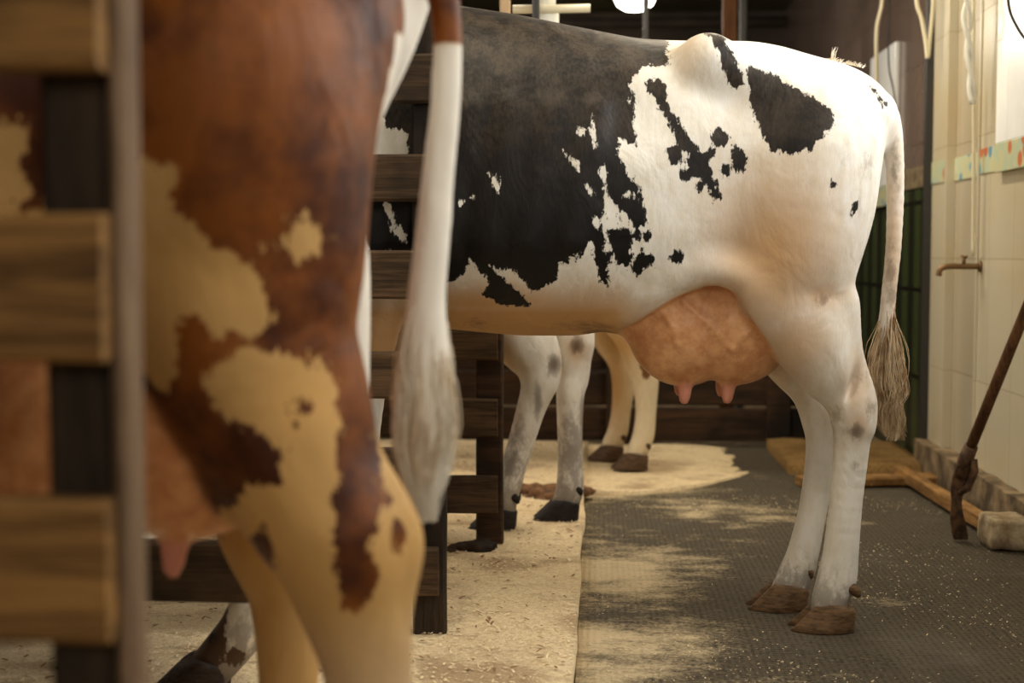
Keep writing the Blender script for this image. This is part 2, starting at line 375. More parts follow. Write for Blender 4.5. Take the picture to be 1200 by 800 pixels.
# ---------------------------------------------------------------- SDF animal builder
def smin(a, b, k):
    h = np.maximum(k-np.abs(a-b), 0)/k
    return np.minimum(a, b)-h*h*k*.25
class Field:
    def __init__(s, lo, hi, h):
        s.lo = np.array(lo, float); s.h = h
        s.n = [int((hi[i]-lo[i])/h)+1 for i in range(3)]
        s.ax = [s.lo[i]+h*np.arange(s.n[i]) for i in range(3)]
        s.F = np.full(s.n, .5, np.float32)
    def sub(s, lo, hi):
        sl = []
        for i in range(3):
            a = max(0, int((lo[i]-s.lo[i])/s.h)); b = min(s.n[i], int((hi[i]-s.lo[i])/s.h)+2)
            sl.append(slice(a, max(a, b)))
        X = s.ax[0][sl[0]].astype(np.float32)[:,None,None]; Y = s.ax[1][sl[1]].astype(np.float32)[None,:,None]; Z = s.ax[2][sl[2]].astype(np.float32)[None,None,:]
        return tuple(sl), X, Y, Z
    def cone(s, a, b, r1, r2, k=.03, sy=1.0, op='add'):
        m = max(r1, r2)*max(1, sy)+k+.03
        lo = [min(a[i], b[i])-m for i in range(3)]; hi = [max(a[i], b[i])+m for i in range(3)]
        sl, X, Y, Z = s.sub(lo, hi)
        if min(s.F[sl].shape) == 0: return
        ba = np.array([b[0]-a[0], (b[1]-a[1])/sy, b[2]-a[2]]); L = max(1e-9, (ba**2).sum())
        px, py, pz = X-a[0], (Y-a[1])/sy, Z-a[2]
        t = np.clip((px*ba[0]+py*ba[1]+pz*ba[2])/L, 0, 1)
        d = np.sqrt((px-ba[0]*t)**2+(py-ba[1]*t)**2+(pz-ba[2]*t)**2)-(r1+(r2-r1)*t)
        if op == 'add': s.F[sl] = smin(s.F[sl], d, k)
        else: s.F[sl] = -smin(-s.F[sl], d, k)
    def chain(s, pts, k=.03, sy=1.0):
        # limbs: resample smoothly, join the pieces hard, then blend the whole limb once
        a = np.array([p[:4] for p in pts], float); n = len(a); fine = []
        for i in range(n-1):
            p0 = a[max(i-1,0)]; p1 = a[i]; p2 = a[i+1]; p3 = a[min(i+2, n-1)]
            for q in range(5):
                t = q/5; fine.append(.5*((2*p1)+(p2-p0)*t+(2*p0-5*p1+4*p2-p3)*t*t+(3*p1-p0-3*p2+p3)*t**3))
        fine.append(a[-1]); keep = s.F; s.F = np.full(s.n, .5, np.float32)
        for p, q in zip(fine, fine[1:]): s.cone(p[:3], q[:3], max(p[3],.004), max(q[3],.004), .004, sy)
        m = (a[:,3].max()+k+.02); sl, *_ = s.sub(a[:,:3].min(0)-m, a[:,:3].max(0)+m)
        keep[sl] = smin(keep[sl], s.F[sl], k); s.F = keep
    def ell(s, c, r, k=.05, op='add', rot=0):
        m = max(r)+k+s.h*3
        sl, X, Y, Z = s.sub([c[i]-m for i in range(3)], [c[i]+m for i in range(3)])
        if min(s.F[sl].shape) == 0: return
        px, py, pz = X-c[0], Y-c[1], Z-c[2]
        if rot: cr, sr = math.cos(rot), math.sin(rot); px, pz = px*cr+pz*sr, -px*sr+pz*cr
        q = np.sqrt((px/r[0])**2+(py/r[1])**2+(pz/r[2])**2); g = np.sqrt((px/r[0]**2)**2+(py/r[1]**2)**2+(pz/r[2]**2)**2)+1e-6
        d = q*(q-1)/g
        if op == 'add': s.F[sl] = smin(s.F[sl], d, k)
        else: s.F[sl] = -smin(-s.F[sl], d, k)
    def torso(s, st, k=.05):
        st = np.array(st); x0, x1 = st[0,0], st[-1,0]
        sl, X, Y, Z = s.sub([x0-.1, -.5, .4], [x1+.1, .5, 1.75])
        xs = np.clip(X, x0, x1)
        # smooth (cubic) interpolation of the stations
        def ip(c):
            xx = np.linspace(x0, x1, 400); yy = np.interp(xx, st[:,0], st[:,c]); ker = np.hanning(23); ker /= ker.sum()
            pad = np.pad(yy, 11, mode='reflect', reflect_type='odd'); yy = np.convolve(pad, ker, 'valid')
            return np.interp(xs, xx, yy)
        zt, zb, wd, zm, nt_, nb_ = [ip(c) for c in range(1, 7)]
        up = np.maximum(Z-zm, 0)/np.maximum(zt-zm, .02); dn = np.maximum(zm-Z, 0)/np.maximum(zm-zb, .02)
        n = np.where(Z > zm, nt_, nb_)
        v = np.where(Z > zm, up, dn)
        q = (np.power(np.abs(Y)/wd, n)+np.power(v, n))**(1/n)
        d = (q-1)*np.minimum(wd, (zt-zb)*.5)*.85
        d = np.where((X < x0) | (X > x1), np.maximum(d, 0)+np.abs(X-xs), d)
        ex = np.maximum(x0-X, X-x1); d = np.maximum(d, ex)
        s.F[sl] = smin(s.F[sl], d.astype(np.float32), k)
    def mesh(s):
        Fv = s.F; S = Fv < 0
        a = S[:-1,:-1,:-1].astype(np.int8); cnt = np.zeros_like(a)
        for i in (0,1):
            for j in (0,1):
                for k in (0,1): cnt += S[i:S.shape[0]-1+i, j:S.shape[1]-1+j, k:S.shape[2]-1+k]
        mixed = (cnt > 0) & (cnt < 8); I, J, K = np.nonzero(mixed)
        idx = np.full(mixed.shape, -1, np.int64); idx[I,J,K] = np.arange(len(I))
        pos = np.zeros((len(I), 3)); num = np.zeros(len(I))
        cs = [(i,j,k) for i in (0,1) for j in (0,1) for k in (0,1)]
        for c0 in cs:
            for axn in range(3):
                if c0[axn] == 1: continue
                c1 = list(c0); c1[axn] = 1
                f0 = Fv[I+c0[0], J+c0[1], K+c0[2]]; f1 = Fv[I+c1[0], J+c1[1], K+c1[2]]
                mk = (f0 < 0) != (f1 < 0); tt = np.where(mk, f0/np.where(mk, f0-f1, 1), 0)
                p = np.array(c0, float)[None,:].repeat(len(I), 0); p[:,axn] += tt
                pos += p*mk[:,None]; num += mk
        pos /= num[:,None]; pos += np.stack([I,J,K], 1); V = s.lo+pos*s.h
        faces = []
        for axn in range(3):
            o1, o2 = [(1,2),(2,0),(0,1)][axn]
            slA = [slice(1,-1)]*3; slB = [slice(1,-1)]*3
            slA[axn] = slice(0,-1); slB[axn] = slice(1,None)
            A = S[tuple(slA)]; B = S[tuple(slB)]
            for flip, mk in ((False, A & ~B), (True, ~A & B)):
                i, j, k = np.nonzero(mk); e = np.stack([i,j,k], 1)
                for q in range(3):
                    if q != axn: e[:,q] += 1
                def cell(d1, d2):
                    c = e.copy(); c[:,o1] -= d1; c[:,o2] -= d2; return idx[c[:,0], c[:,1], c[:,2]]
                qd = np.stack([cell(1,1), cell(0,1), cell(0,0), cell(1,0)], 1)
                if flip: qd = qd[:, ::-1]
                faces.append(qd)
        Fc = np.concatenate(faces); Fc = Fc[(Fc >= 0).all(1)]
        return V, Fc

def poly_sd(x, z, poly):
    """signed distance, positive inside"""
    p = np.array(poly, float); n = len(p); d = np.full(x.shape, 1e9); ins = np.zeros(x.shape, bool)
    for i in range(n):
        a = p[i]; b = p[(i+1)%n]; ex, ez = b-a; wx, wz = x-a[0], z-a[1]
        t = np.clip((wx*ex+wz*ez)/(ex*ex+ez*ez+1e-12), 0, 1); d = np.minimum(d, (wx-ex*t)**2+(wz-ez*t)**2)
        c = ((a[1] > z) != (b[1] > z)) & (x < (b[0]-a[0])*(z-a[1])/(b[1]-a[1]+1e-12)+a[0]); ins ^= c
    return np.where(ins, 1, -1)*np.sqrt(d)
def circ(cx, cy, rx, ry, rot=0, n=9, wob=.18):
    out = []
    for k in range(n):
        a = 2*math.pi*k/n; r = 1+random.uniform(-wob, wob); u, v = rx*r*math.cos(a), ry*r*math.sin(a)
        c, s_ = math.cos(rot), math.sin(rot); out.append((cx+u*c-v*s_, cy+u*s_+v*c))
    return out

def coat(name, light, dark, tan, skin, hoof, edge=.016, dark2=None):
    m = mat(name, light, .62, .35); t = NT(m)
    sd = t.attr('sd').outputs['Fac']; mk = t.attr('mask'); sp = t.n('ShaderNodeSeparateColor'); t.l(mk.outputs['Color'], sp.inputs[0])
    hf = t.attr('hoof').outputs['Fac']; dk = t.attr('dirt').outputs['Fac']
    v = t.coord((1,1,.45)); n1 = t.noise(v, 55, 5, .75); n2 = t.noise(t.coord(), 14, 4, .6)
    n3 = t.noise(v, 150, 3, .6)
    e = t.math('ADD', t.math('ADD', t.math('MULTIPLY', t.math('SUBTRACT', n1, .5), edge*2.6), t.math('MULTIPLY', t.math('SUBTRACT', n3, .5), edge*1.3)), t.math('MULTIPLY', t.math('SUBTRACT', n2, .5), edge*2.2))
    f = t.ramp(t.math('ADD', sd, e), -.0022, .0022)
    vf = t.coord((1.0,1.0,.22)); fur = t.noise(vf, 260, 3, .7); fur2 = t.noise(t.coord((1,1,.5)), 26, 5, .7)
    lt = t.mix(t.math('MULTIPLY', t.ramp(fur2, .35, .75), .45), light, tuple(light[i]*(.80,.72,.55)[i] for i in range(3)))
    tn = t.math('MULTIPLY', sp.outputs[0], t.ramp(t.math('ADD', fur2, t.math('MULTIPLY', sp.outputs[0], .5)), .25, .68))
    lt = t.mix(tn, lt, tan)
    lt = t.mix(t.attr('white').outputs['Fac'], lt, (.80,.75,.66))
    dkc = dark if dark2 is None else t.mix(t.ramp(t.noise(t.coord(), 5.5, 5, .6), .38, .62), dark, dark2)
    dkc = t.mix(t.math('MULTIPLY', t.ramp(fur2, .5, .8), .35), dkc, tuple(x*1.7+.002 for x in dark))
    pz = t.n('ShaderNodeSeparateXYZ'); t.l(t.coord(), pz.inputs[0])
    back_brown = t.math('MULTIPLY', t.ramp(t.math('ADD', pz.outputs['Z'], t.math('MULTIPLY', fur2, .35)), 1.15, 1.70), t.ramp(t.math('ADD', t.math('MULTIPLY', n3, .4), t.math('MULTIPLY', n2, .6)), .35, .65))  # brown mix into the dark coat, stronger towards the back line
    if not dark2: dkc = t.mix(t.math('MULTIPLY', back_brown, .75), dkc, (.085,.062,.042))
    c = t.mix(f, lt, dkc)
    vs = t.coord((1,1,1)); sn = t.noise(vs, 20, 5, .7); sk = t.mix(t.ramp(sn, .35, .7), skin, tuple(skin[i]*(.72,.58,.52)[i] for i in range(3)))
    c = t.mix(sp.outputs[1], c, sk)
    c = t.mix(sp.outputs[2], c, (.62,.25,.20))
    dn = t.noise(t.coord((1,1,.6)), 34, 5, .7)
    c = t.mix(t.math('MULTIPLY', t.ramp(t.math('ADD', dn, t.math('MULTIPLY', dk, .55)), .62, .85), t.math('MINIMUM', dk, .85)), c, (.085,.05,.028))
    hn = t.noise(t.coord((1,1,4)), 40, 4, .6); hc = t.mix(t.ramp(hn, .35, .7), hoof, tuple(x*.4 for x in hoof))
    c = t.mix(hf, c, hc); t.col(c)
    inv = t.math('SUBTRACT', 1.0, sp.outputs[1])
    n0 = t.bump(t.math('MULTIPLY', fur, inv), .30, .002); n1_ = t.bump(t.math('MULTIPLY', fur2, inv), .16, .008, n0)
    vo = t.n('ShaderNodeTexVoronoi', feature='DISTANCE_TO_EDGE'); vo.inputs['Scale'].default_value = 7
    dv = t.n('ShaderNodeMix', data_type='VECTOR'); dv.inputs[0].default_value=.08; t.l(t.coord((1,1,.7)), dv.inputs[4])
    nz = t.n('ShaderNodeTexNoise'); nz.inputs['Scale'].default_value = 9; t.l(t.coord(), nz.inputs['Vector']); t.l(nz.outputs['Color'], dv.inputs[5]); t.l(dv.outputs[1], vo.inputs['Vector'])
    vein = t.math('MULTIPLY', t.ramp(vo.outputs['Distance'], .05, .0), sp.outputs[1])
    und = t.noise(t.coord((1,1,.7)), 8, 3, .5, .8); n2_ = t.bump(und, .35, .03, n1_)
    t.nrm(t.bump(vein, .10, .004, n2_))
    t.rgh(t.math('SUBTRACT', .62, t.math('ADD', t.math('MULTIPLY', sp.outputs[1], .30), t.math('MULTIPLY', f, .12))))
    b = t.b; b.inputs['Sheen Weight'].default_value = .03; b.inputs['Specular IOR Level'].default_value = .22; b.inputs['Sheen Roughness'].default_value = .4
    return m

# torso stations: x, ztop, zbottom, halfwidth, z of max width, top exponent, bottom exponent
TORSO = [(-1.00,1.47,.96,.13,1.20,2.0,2.0),(-.90,1.53,.84,.17,1.15,1.9,2.0),(-.76,1.565,.78,.215,1.10,1.75,2.1),(-.60,1.56,.755,.26,1.08,1.85,2.1),
 (-.45,1.55,.735,.295,1.06,2.1,2.1),(-.348,1.540,.725,.31,1.06,2.2,2.15),(-.20,1.515,.712,.32,1.05,2.3,2.2),(-.05,1.482,.712,.315,1.06,2.4,2.2),
 (.098,1.452,.738,.295,1.10,2.4,2.7),(.195,1.448,.79,.275,1.14,2.2,3.2),(.28,1.450,.83,.258,1.16,1.85,3.3),(.39,1.448,.86,.245,1.16,1.65,3.0),
 (.456,1.436,.92,.232,1.17,1.6,2.4),(.52,1.416,.98,.215,1.17,1.65,2.0),(.60,1.394,1.05,.180,1.19,1.7,2.0),(.65,1.368,1.10,.150,1.20,1.8,2.0),(.69,1.335,1.15,.115,1.22,1.9,2.0),
 (.715,1.305,1.18,.085,1.23,2,2),(.735,1.27,1.20,.045,1.235,2,2)]

def make_claw(bm, bx, by, yaw, s=1.0, side=1):
    """one half of a cloven hoof; toe towards -x; returns verts"""
    vs = []; rings = []
    lv = [(.082,.040,.028,.012,.9),(.070,.050,.031,.006,1),(.045,.060,.033,-.006,1),(.020,.070,.0345,-.017,1),(.004,.077,.035,-.025,1),(0.0,.074,.033,-.025,1)]
    for z, lx, wy, cx, q in lv:
        rg = []
        for k in range(20):
            a = 2*math.pi*k/20; ca, sa = math.cos(a), math.sin(a)
            x = cx+lx*ca; wv = wy*(1-.35*max(0, -ca)**2)
            y = wv*sa
            if ca < 0: y -= side*.010*(-ca)       # toes curl in towards each other
            zz = z
            if z > .01: zz = z*(1-.18*max(0, ca))
            rg.append(Vector((x*s, y*s, zz*s*.84)))
        rings.append(rg)
    cy, sy_ = math.cos(yaw), math.sin(yaw); R = []
    for rg in rings:
        R.append([bm.verts.new((bx+v.x*cy-v.y*sy_, by+v.x*sy_+v.y*cy, v.z)) for v in rg])
    for A, B in zip(R, R[1:]):
        for k in range(20): bm.faces.new((A[k], B[k], B[(k+1)%20], A[(k+1)%20]))
    bm.faces.new(R[0]); bm.faces.new(R[-1][::-1])

def build_cow(name, label, loc, rotz, h, legs, mats, patches=(), cuts=(), tans=(), fulldark=False, tail=None, udder=True, switch=None,
              dirt_z=.25, hoofyaw=0, Yfn=None, baseZ=(0,0,0,0), head_down=False, group=None, scale_w=1.0, extra=None, dirts=(), flecks=0, ud=(0,0), fold=None, white=None, veins=()):
    loc = Vector(loc); Rm = Matrix.Rotation(rotz, 3, 'Z'); Ri = Rm.transposed()
    def L(px, py, Y): return Ri @ (P(px, py, Y)-loc)
    def conv(p):
        if isinstance(p, Vector): return p
        return p
    fd = Field((-2.02, -.46, -.02), (.92, .46, 1.66), h)
    fd.torso([(a, b, c, d*scale_w, e, f, g) for a, b, c, d, e, f, g in TORSO])
    # shoulder, brisket, neck, head
    for s_ in (-1, 1):
        fd.cone((-.78, s_*.15, 1.38), (-.62, s_*.19, 1.0), .085, .13, .10)
        fd.ell((.25, s_*.20*scale_w, 1.375), (.042,.035,.042), .07)          # hook bone
        fd.cone((.27, s_*.20*scale_w, 1.38), (.50, s_*.15, 1.27), .04, .06, .08)
        fd.ell((.675, s_*.085, 1.262), (.045,.04,.042), .06)         # pin bone
        fd.ell((.10, s_*.375*scale_w, 1.27), (.12,.09,.10), .08, 'sub') # flank hollow
        for i in range(5):                                          # faint ribs
            x = -.42+.10*i; fd.cone((x+.02, s_*.265*scale_w, 1.25), (x-.04, s_*.285*scale_w, .95), .012, .014, .05)
        fd.ell((.50, s_*.115, 1.08), (.17,.145,.23), .08)
    fd.cone((-.85,0,1.18), (-1.0,0,1.0), .17, .10, .10)
    hd = -.55 if head_down else 0
    nb = (-1.42, 0, 1.30+hd); fd.cone((-.82,0,1.30), nb, .20, .105, .10, .8)
    fd.cone((-.85,0,1.12), (-1.36,0,1.22+hd), .15, .09, .10, .75)
    fd.cone((-1.44,0,1.36+hd), (-1.50,0,1.27+hd), .10, .105, .05, .95); fd.cone((-1.50,0,1.27+hd), (-1.76,0,.98+hd), .10, .068, .05, .85)
    fd.ell((-1.80,0,.955+hd), (.065,.07,.06), .03); fd.cone((-1.46,0,1.20+hd), (-1.70,0,.97+hd), .075, .04, .04, .7)
    for s_ in (-1, 1):
        fd.cone((-1.42, s_*.08, 1.36+hd), (-1.40, s_*.22, 1.33+hd), .022, .034, .02); fd.cone((-1.40, s_*.22, 1.33+hd), (-1.40, s_*.27, 1.30+hd), .034, .012, .01)
        fd.ell((-1.555, s_*.088, 1.26+hd), (.03,.02,.022), .02)
        fd.ell((-1.84, s_*.035, .975+hd), (.014,.012,.012), .01, 'sub')
    # legs
    hooves = []; pars = []
    for key in ('hn', 'hf', 'fn', 'ff'):
        lg = legs[key]; pts = lg['p']; s_ = -1 if key[1] == 'n' else 1
        fd.chain(pts, .045)
        if 'a' in lg: fd.chain(lg['a'], .02)
        if 'h' in lg: fd.chain(lg['h'], .06)
        hooves.append((lg['hoof'], lg.get('yaw', 0), lg.get('s', 1.0))); pars.append(lg)
    if fold:
        fd.chain(fold, .055); fd.chain([(a, -b, c, d) for a, b, c, d in fold], .055)
    ux, uz = ud
    if udder:
        for s_ in (-1, 1):
            fd.ell((.215+ux, s_*.065, .735+uz), (.14,.115,.145), .014); fd.ell((.345+ux, s_*.07, .745+uz), (.14,.115,.15), .014)
            fd.cone((.06+ux, s_*.06, .775+uz), (.22+ux, s_*.05, .74+uz), .05, .10, .03)
            fd.cone((.37, s_*.06, .88), (.50, s_*.06, .90), .10, .07, .05)
            for tx, ty in ((.218, .095), (.325, .075)):
                fd.chain([(tx+ux, s_*ty, .625+uz, .028), (tx+ux, s_*(ty+.004), .602+uz, .0175), (tx+ux-.002, s_*(ty+.008), .575+uz, .0145), (tx+ux-.003, s_*(ty+.009), .558+uz, .010)], .014)
    if tail:
        fd.chain(tail, .03)
    if extra: extra(fd)
    V, Fc = fd.mesh()
    nb_v = len(V)
    # smooth pass for the voxel grid
    # hooves + dewclaws, joined to the same mesh
    bm = bmesh.new()
    for (hx, hy, hz), yaw, s in hooves:
        n0 = len(bm.verts)
        make_claw(bm, hx, hy-.030*s, yaw+.10, s, -1); make_claw(bm, hx, hy+.030*s, yaw-.10, s, 1)
        for q in (-1, 1): tube(bm, [(hx+.025*s, hy+q*.024*s, .112*s), (hx+.046*s, hy+q*.027*s, .106*s), (hx+.057*s, hy+q*.027*s, .096*s), (hx+.061*s, hy+q*.027*s, .085*s)], [.013*s, .0145*s, .012*s, .005*s], 10)
        bm.verts.ensure_lookup_table()
        for v in list(bm.verts)[n0:]: v.co.z += hz
    bmesh.ops.subdivide_edges(bm, edges=[e for e in bm.edges if e.calc_length() > .02], cuts=1)
    bmesh.ops.recalc_face_normals(bm, faces=bm.faces)
    bm.verts.index_update(); HV = np.array([v.co[:] for v in bm.verts]); HF = [[v.index+nb_v for v in f.verts] for f in bm.faces]; bm.free()
    for vl in veins:
        pts = [L(px, py, 3.44) for px, py in vl]; d = np.full(len(V), 9.)
        for p, q in zip(pts, pts[1:]):
            ex, ez = q.x-p.x, q.z-p.z; wx, wz = V[:,0]-p.x, V[:,2]-p.z; tt = np.clip((wx*ex+wz*ez)/(ex*ex+ez*ez), 0, 1); d = np.minimum(d, np.hypot(wx-ex*tt, wz-ez*tt))
        V[:,1] += np.where(V[:,1] < -.03, -1, np.where(V[:,1] > .03, 1, 0))*.0045*np.exp(-(d/.007)**2)
    AV = np.concatenate([V, HV]); me = bpy.data.meshes.new(name)
    me.from_pydata(AV.tolist(), [], Fc.tolist()+HF); me.validate()
    me.polygons.foreach_set('use_smooth', [True]*len(me.polygons))
    me.materials.append(mats)
    x, y, z = AV.T
    # coat masks in the animal's own side-view coordinates
    def tolocal(poly):
        out = []
        for p in poly:
            if len(p) == 3: q = L(*p)
            else: q = L(p[0], p[1], Yfn(p[1]))
            out.append((q.x, q.z))
        return out
    sd = np.full(x.shape, .3 if fulldark else -.3)
    for pl in patches: sd = np.maximum(sd, poly_sd(x, z, tolocal(pl)))
    for pl in cuts: sd = np.minimum(sd, -poly_sd(x, z, tolocal(pl)))
    for pl in flecks or (): sd = np.maximum(sd, poly_sd(x, z, tolocal(pl)))
    tn = np.zeros(x.shape)
    for (px, py, Y, rx, rz, st) in tans:
        q = L(px, py, Y); tn = np.maximum(tn, st*np.exp(-(((x-q.x)/rx)**2+((z-q.z)/rz)**2)))
    tn = np.maximum(tn, .95*np.clip((.875-z)/.10, 0, 1)*np.clip((.16-x)/.12, 0, 1)*(x > -.8)*(z > .6))
    ud = np.zeros(x.shape); wht = np.zeros(x.shape) if white is None else white(x, y, z)
    if udder:
        inz = (np.abs(y) < .215)
        d = np.minimum.reduce([np.sqrt(((x-cx)/.135)**2+((np.abs(y)-.07)/.125)**2+((z-.735-uz)/.145)**2) for cx in (.215+ux, .35+ux)])
        ud = np.clip((1.22-d)/.1, 0, 1)*inz
        for lg in pars[:2]:        # exclude the leg surfaces
            for p, q in zip(lg['p'][1:], lg['p'][2:]):
                a = np.array(p[:3]); b = np.array(q[:3]); ab = b-a; tt = np.clip(((AV-a)@ab)/(ab@ab), 0, 1)
                dd = np.sqrt(((AV-a-tt[:,None]*ab)**2).sum(1))-(p[3]+(q[3]-p[3])*tt); ud *= np.clip((dd-.006)/.012, 0, 1)
        ud *= (z < .875)
        if fold:
            for p, q in zip(fold, fold[1:]):
                a = np.array(p[:3]); b = np.array(q[:3]); ab = b-a; Vs = AV*np.array([1,-1,1])*np.sign(y+1e-9)[:,None]*np.array([0,1,0])+AV*np.array([1,0,1]); tt = np.clip(((Vs-a)@ab)/(ab@ab), 0, 1)
                dd = np.sqrt(((Vs-a-tt[:,None]*ab)**2).sum(1))-(p[3]+(q[3]-p[3])*tt); ud *= np.clip((dd-.004)/.012, 0, 1)
    teat = np.zeros(x.shape)
    if udder:
        for tx, ty in ((.218, .095), (.325, .075)): teat = np.maximum(teat, np.clip((.034-np.hypot(x-tx-ux, np.abs(y)-ty))/.01, 0, 1)*np.clip((.612+uz-z)/.02, 0, 1)*(z > .48))
        ud = np.maximum(ud, teat)
    teat = teat*.75
    sd = np.where(wht > .5, -.05, sd)
    muz = np.clip((.075-np.sqrt((x+1.81)**2+y**2+(z-.945-hd)**2))/.02+.3, 0, 1)
    hoof = np.zeros(x.shape); hoof[nb_v:] = 1
    dirt = np.clip((dirt_z-z)/dirt_z, 0, 1)*.9
    for (px, py, Y, rx, rz, st) in dirts:
        q = L(px, py, Y); dirt = np.maximum(dirt, st*np.exp(-(((x-q.x)/rx)**2+((z-q.z)/rz)**2)))
    for an, arr in (('sd', sd), ('hoof', hoof), ('dirt', dirt), ('white', wht)):
        at = me.attributes.new(an, 'FLOAT', 'POINT'); at.data.foreach_set('value', arr.astype(np.float32))
    at = me.attributes.new('mask', 'FLOAT_COLOR', 'POINT')
    at.data.foreach_set('color', np.stack([tn, ud, np.maximum(teat, muz), np.ones_like(tn)], 1).astype(np.float32).ravel())
    o = bpy.data.objects.new(name, me); C.objects.link(o); o.location = loc; o.rotation_euler = (0, 0, rotz)
    tag(o, label, 'cow', group)
    return o, L

def strands(name, parent, roots, n, length, width_fn, path, m, r=.0012, wave=.012, seed=1, clump=14):
    """hair tuft following a local path; width_fn(t) gives tuft radius"""
    rr = random.Random(seed); bm = bmesh.new(); pth = spline(path, 10); N = len(pth)-1
    cl = [(rr.uniform(0, 6.28), math.sqrt(rr.random()), rr.uniform(.7, 1.0), rr.uniform(0, 6.28)) for _ in range(clump)]
    for i in range(n):
        ca, cr, ce, cph = cl[i % clump]
        a = ca+rr.gauss(0, .35); rad = cr+rr.gauss(0, .12); t0 = rr.uniform(0, .55); t1 = min(1, t0+rr.uniform(.3, .6)*ce+ .05)
        if rr.random() < .45: t1 = min(1.0, ce+rr.uniform(-.1, .05)); 
        ph = cph+rr.uniform(-.6, .6); pts = []; S = 9
        for k in range(S+1):
            t = t0+(t1-t0)*k/S; q = pth[min(N, int(t*N))].lerp(pth[min(N, int(t*N)+1)], t*N-int(t*N))
            wd = width_fn(t)*min(1, .35+(t-t0)*3)
            wv = wave*math.sin(ph+t*13)*(t-t0)
            pts.append(q+Vector((math.cos(a)*rad*wd+wv, math.sin(a)*rad*wd+wv*.6, 0)))
        tube(bm, pts, [r*(1-.75*k/S) for k in range(S+1)], 3, False)
    o = obj(name, bm, m, parent, True); return o

# ---------------------------------------------------------------- leg definitions
MY = 3.62; MLOC = Vector((0, MY, 0))
def mk(pts, loc=MLOC, rot=0):
    Ri = Matrix.Rotation(-rot, 3, 'Z'); out = []
    for px, py, Y, r in pts:
        q = Ri @ (P(px, py, Y)-loc); out.append((q.x, q.y, q.z, r))
    return out
def mkhoof(px, py, Y, loc=MLOC, rot=0, z=0):
    q = Matrix.Rotation(-rot, 3, 'Z') @ (P(px, py, Y)-loc); return (q.x, q.y, z)

HN = dict(p=mk([(950,185,3.50,.15),(935,280,3.475,.135),(917,338,3.46,.100),(952,402,3.47,.082),(984,450,3.48,.055),(998,488,3.48,.050),(998,520,3.49,.043),(991,590,3.49,.0395),(985,650,3.49,.0425),(981,676,3.49,.046),(973,702,3.49,.043),(970,718,3.49,.040)]),
          a=mk([(986,360,3.48,.035),(999,415,3.48,.026),(1017,468,3.48,.021),(1012,500,3.48,.026)]),
          h=mk([(983,190,3.52,.070),(972,240,3.50,.066),(966,310,3.49,.068),(963,360,3.485,.066),(958,405,3.48,.060),(966,440,3.48,.045)]), hoof=mkhoof(974,735,3.49))
HF = dict(p=mk([(940,185,3.76,.13),(925,280,3.76,.12),(895,340,3.76,.095),(922,410,3.74,.078),(950,455,3.73,.055),(962,490,3.72,.050),(964,525,3.71,.042),(953,595,3.70,.036),(941,648,3.69,.040),(932,674,3.69,.044),(922,696,3.69,.042),(918,706,3.69,.04)]),
          a=mk([(960,370,3.75,.035),(970,415,3.74,.026),(986,465,3.73,.021),(978,500,3.73,.026)]),
          h=mk([(975,190,3.72,.070),(955,310,3.74,.064),(940,375,3.74,.058)]), hoof=mkhoof(921,712,3.69))
FN = dict(p=[(-.66,-.17,1.15,.13),(-.58,-.185,.93,.115),(-.56,-.17,.78,.085),(-.575,-.15,.62,.060),(-.59,-.145,.45,.050),(-.59,-.145,.38,.048),(-.59,-.14,.28,.034),(-.59,-.14,.17,.036),(-.59,-.14,.125,.042),(-.605,-.14,.075,.040)], hoof=(-.615,-.14,PZ))
FF = dict(p=[(a-.07, -b, c, d) for a, b, c, d in FN['p']], hoof=(-.685,.14,PZ))

# ---------------------------------------------------------------- main cow
def ymain(py): return 3.56-.20*min(1, max(0, (py-20)/130))
BIG = [(470,-60),(640,-20),(790,20),(783,52),(782,80),(752,82),(737,102),(745,122),(740,145),(745,172),(725,162),(727,185),(740,205),(750,220),(757,262),(744,268),(730,250),(722,275),(708,250),(703,272),(692,285),(685,300),(652,310),(652,330),(625,342),(608,326),(580,316),(600,335),(620,357),(595,360),(566,346),(574,330),(550,303),(545,322),(525,330),(500,335),(480,300),(440,292),(418,262),(425,232),(452,236),(462,180),(446,130)]
main_p = [BIG,
  [(695,270),(708,275),(716,300),(711,334),(703,328),(694,300)], [(712,270),(722,260),(730,270),(739,266),(738,285),(743,300),(735,316),(724,309),(719,297),(714,300)], [(743,302),(751,292),(758,299),(768,298),(768,314),(758,311),(753,321),(745,325),(740,312)], circ(758,277,6,6), circ(748,262,4,5),
  circ(793,300,7,8), [(822,44),(832,41),(848,56),(862,85),(870,103),(856,107),(846,92),(834,68)],
  [(873,82),(905,93),(940,112),(974,127),(974,146),(960,162),(948,178),(925,184),(903,176),(893,152),(880,124),(874,105)],
  [(757,100),(768,95),(778,104),(782,122),(794,140),(806,160),(818,172),(814,182),(800,176),(790,160),(777,135),(768,118),(758,112)],
  [(780,180),(792,172),(800,184),(792,194),(784,196)], [(795,190),(810,180),(830,178),(832,190),(842,222),(846,233),(838,234),(822,210),(810,206),(802,214),(796,204)],
  circ(843,160,8,11), circ(866,188,8,16,-.15), circ(851,199,5,7), circ(820,219,5,6), circ(833,180,6,6), circ(1003,243,4,9,.4), circ(976,217,4,5),
  [(1027,98),(1034,100),(1047,118),(1043,120)], circ(748,275,5,5)]
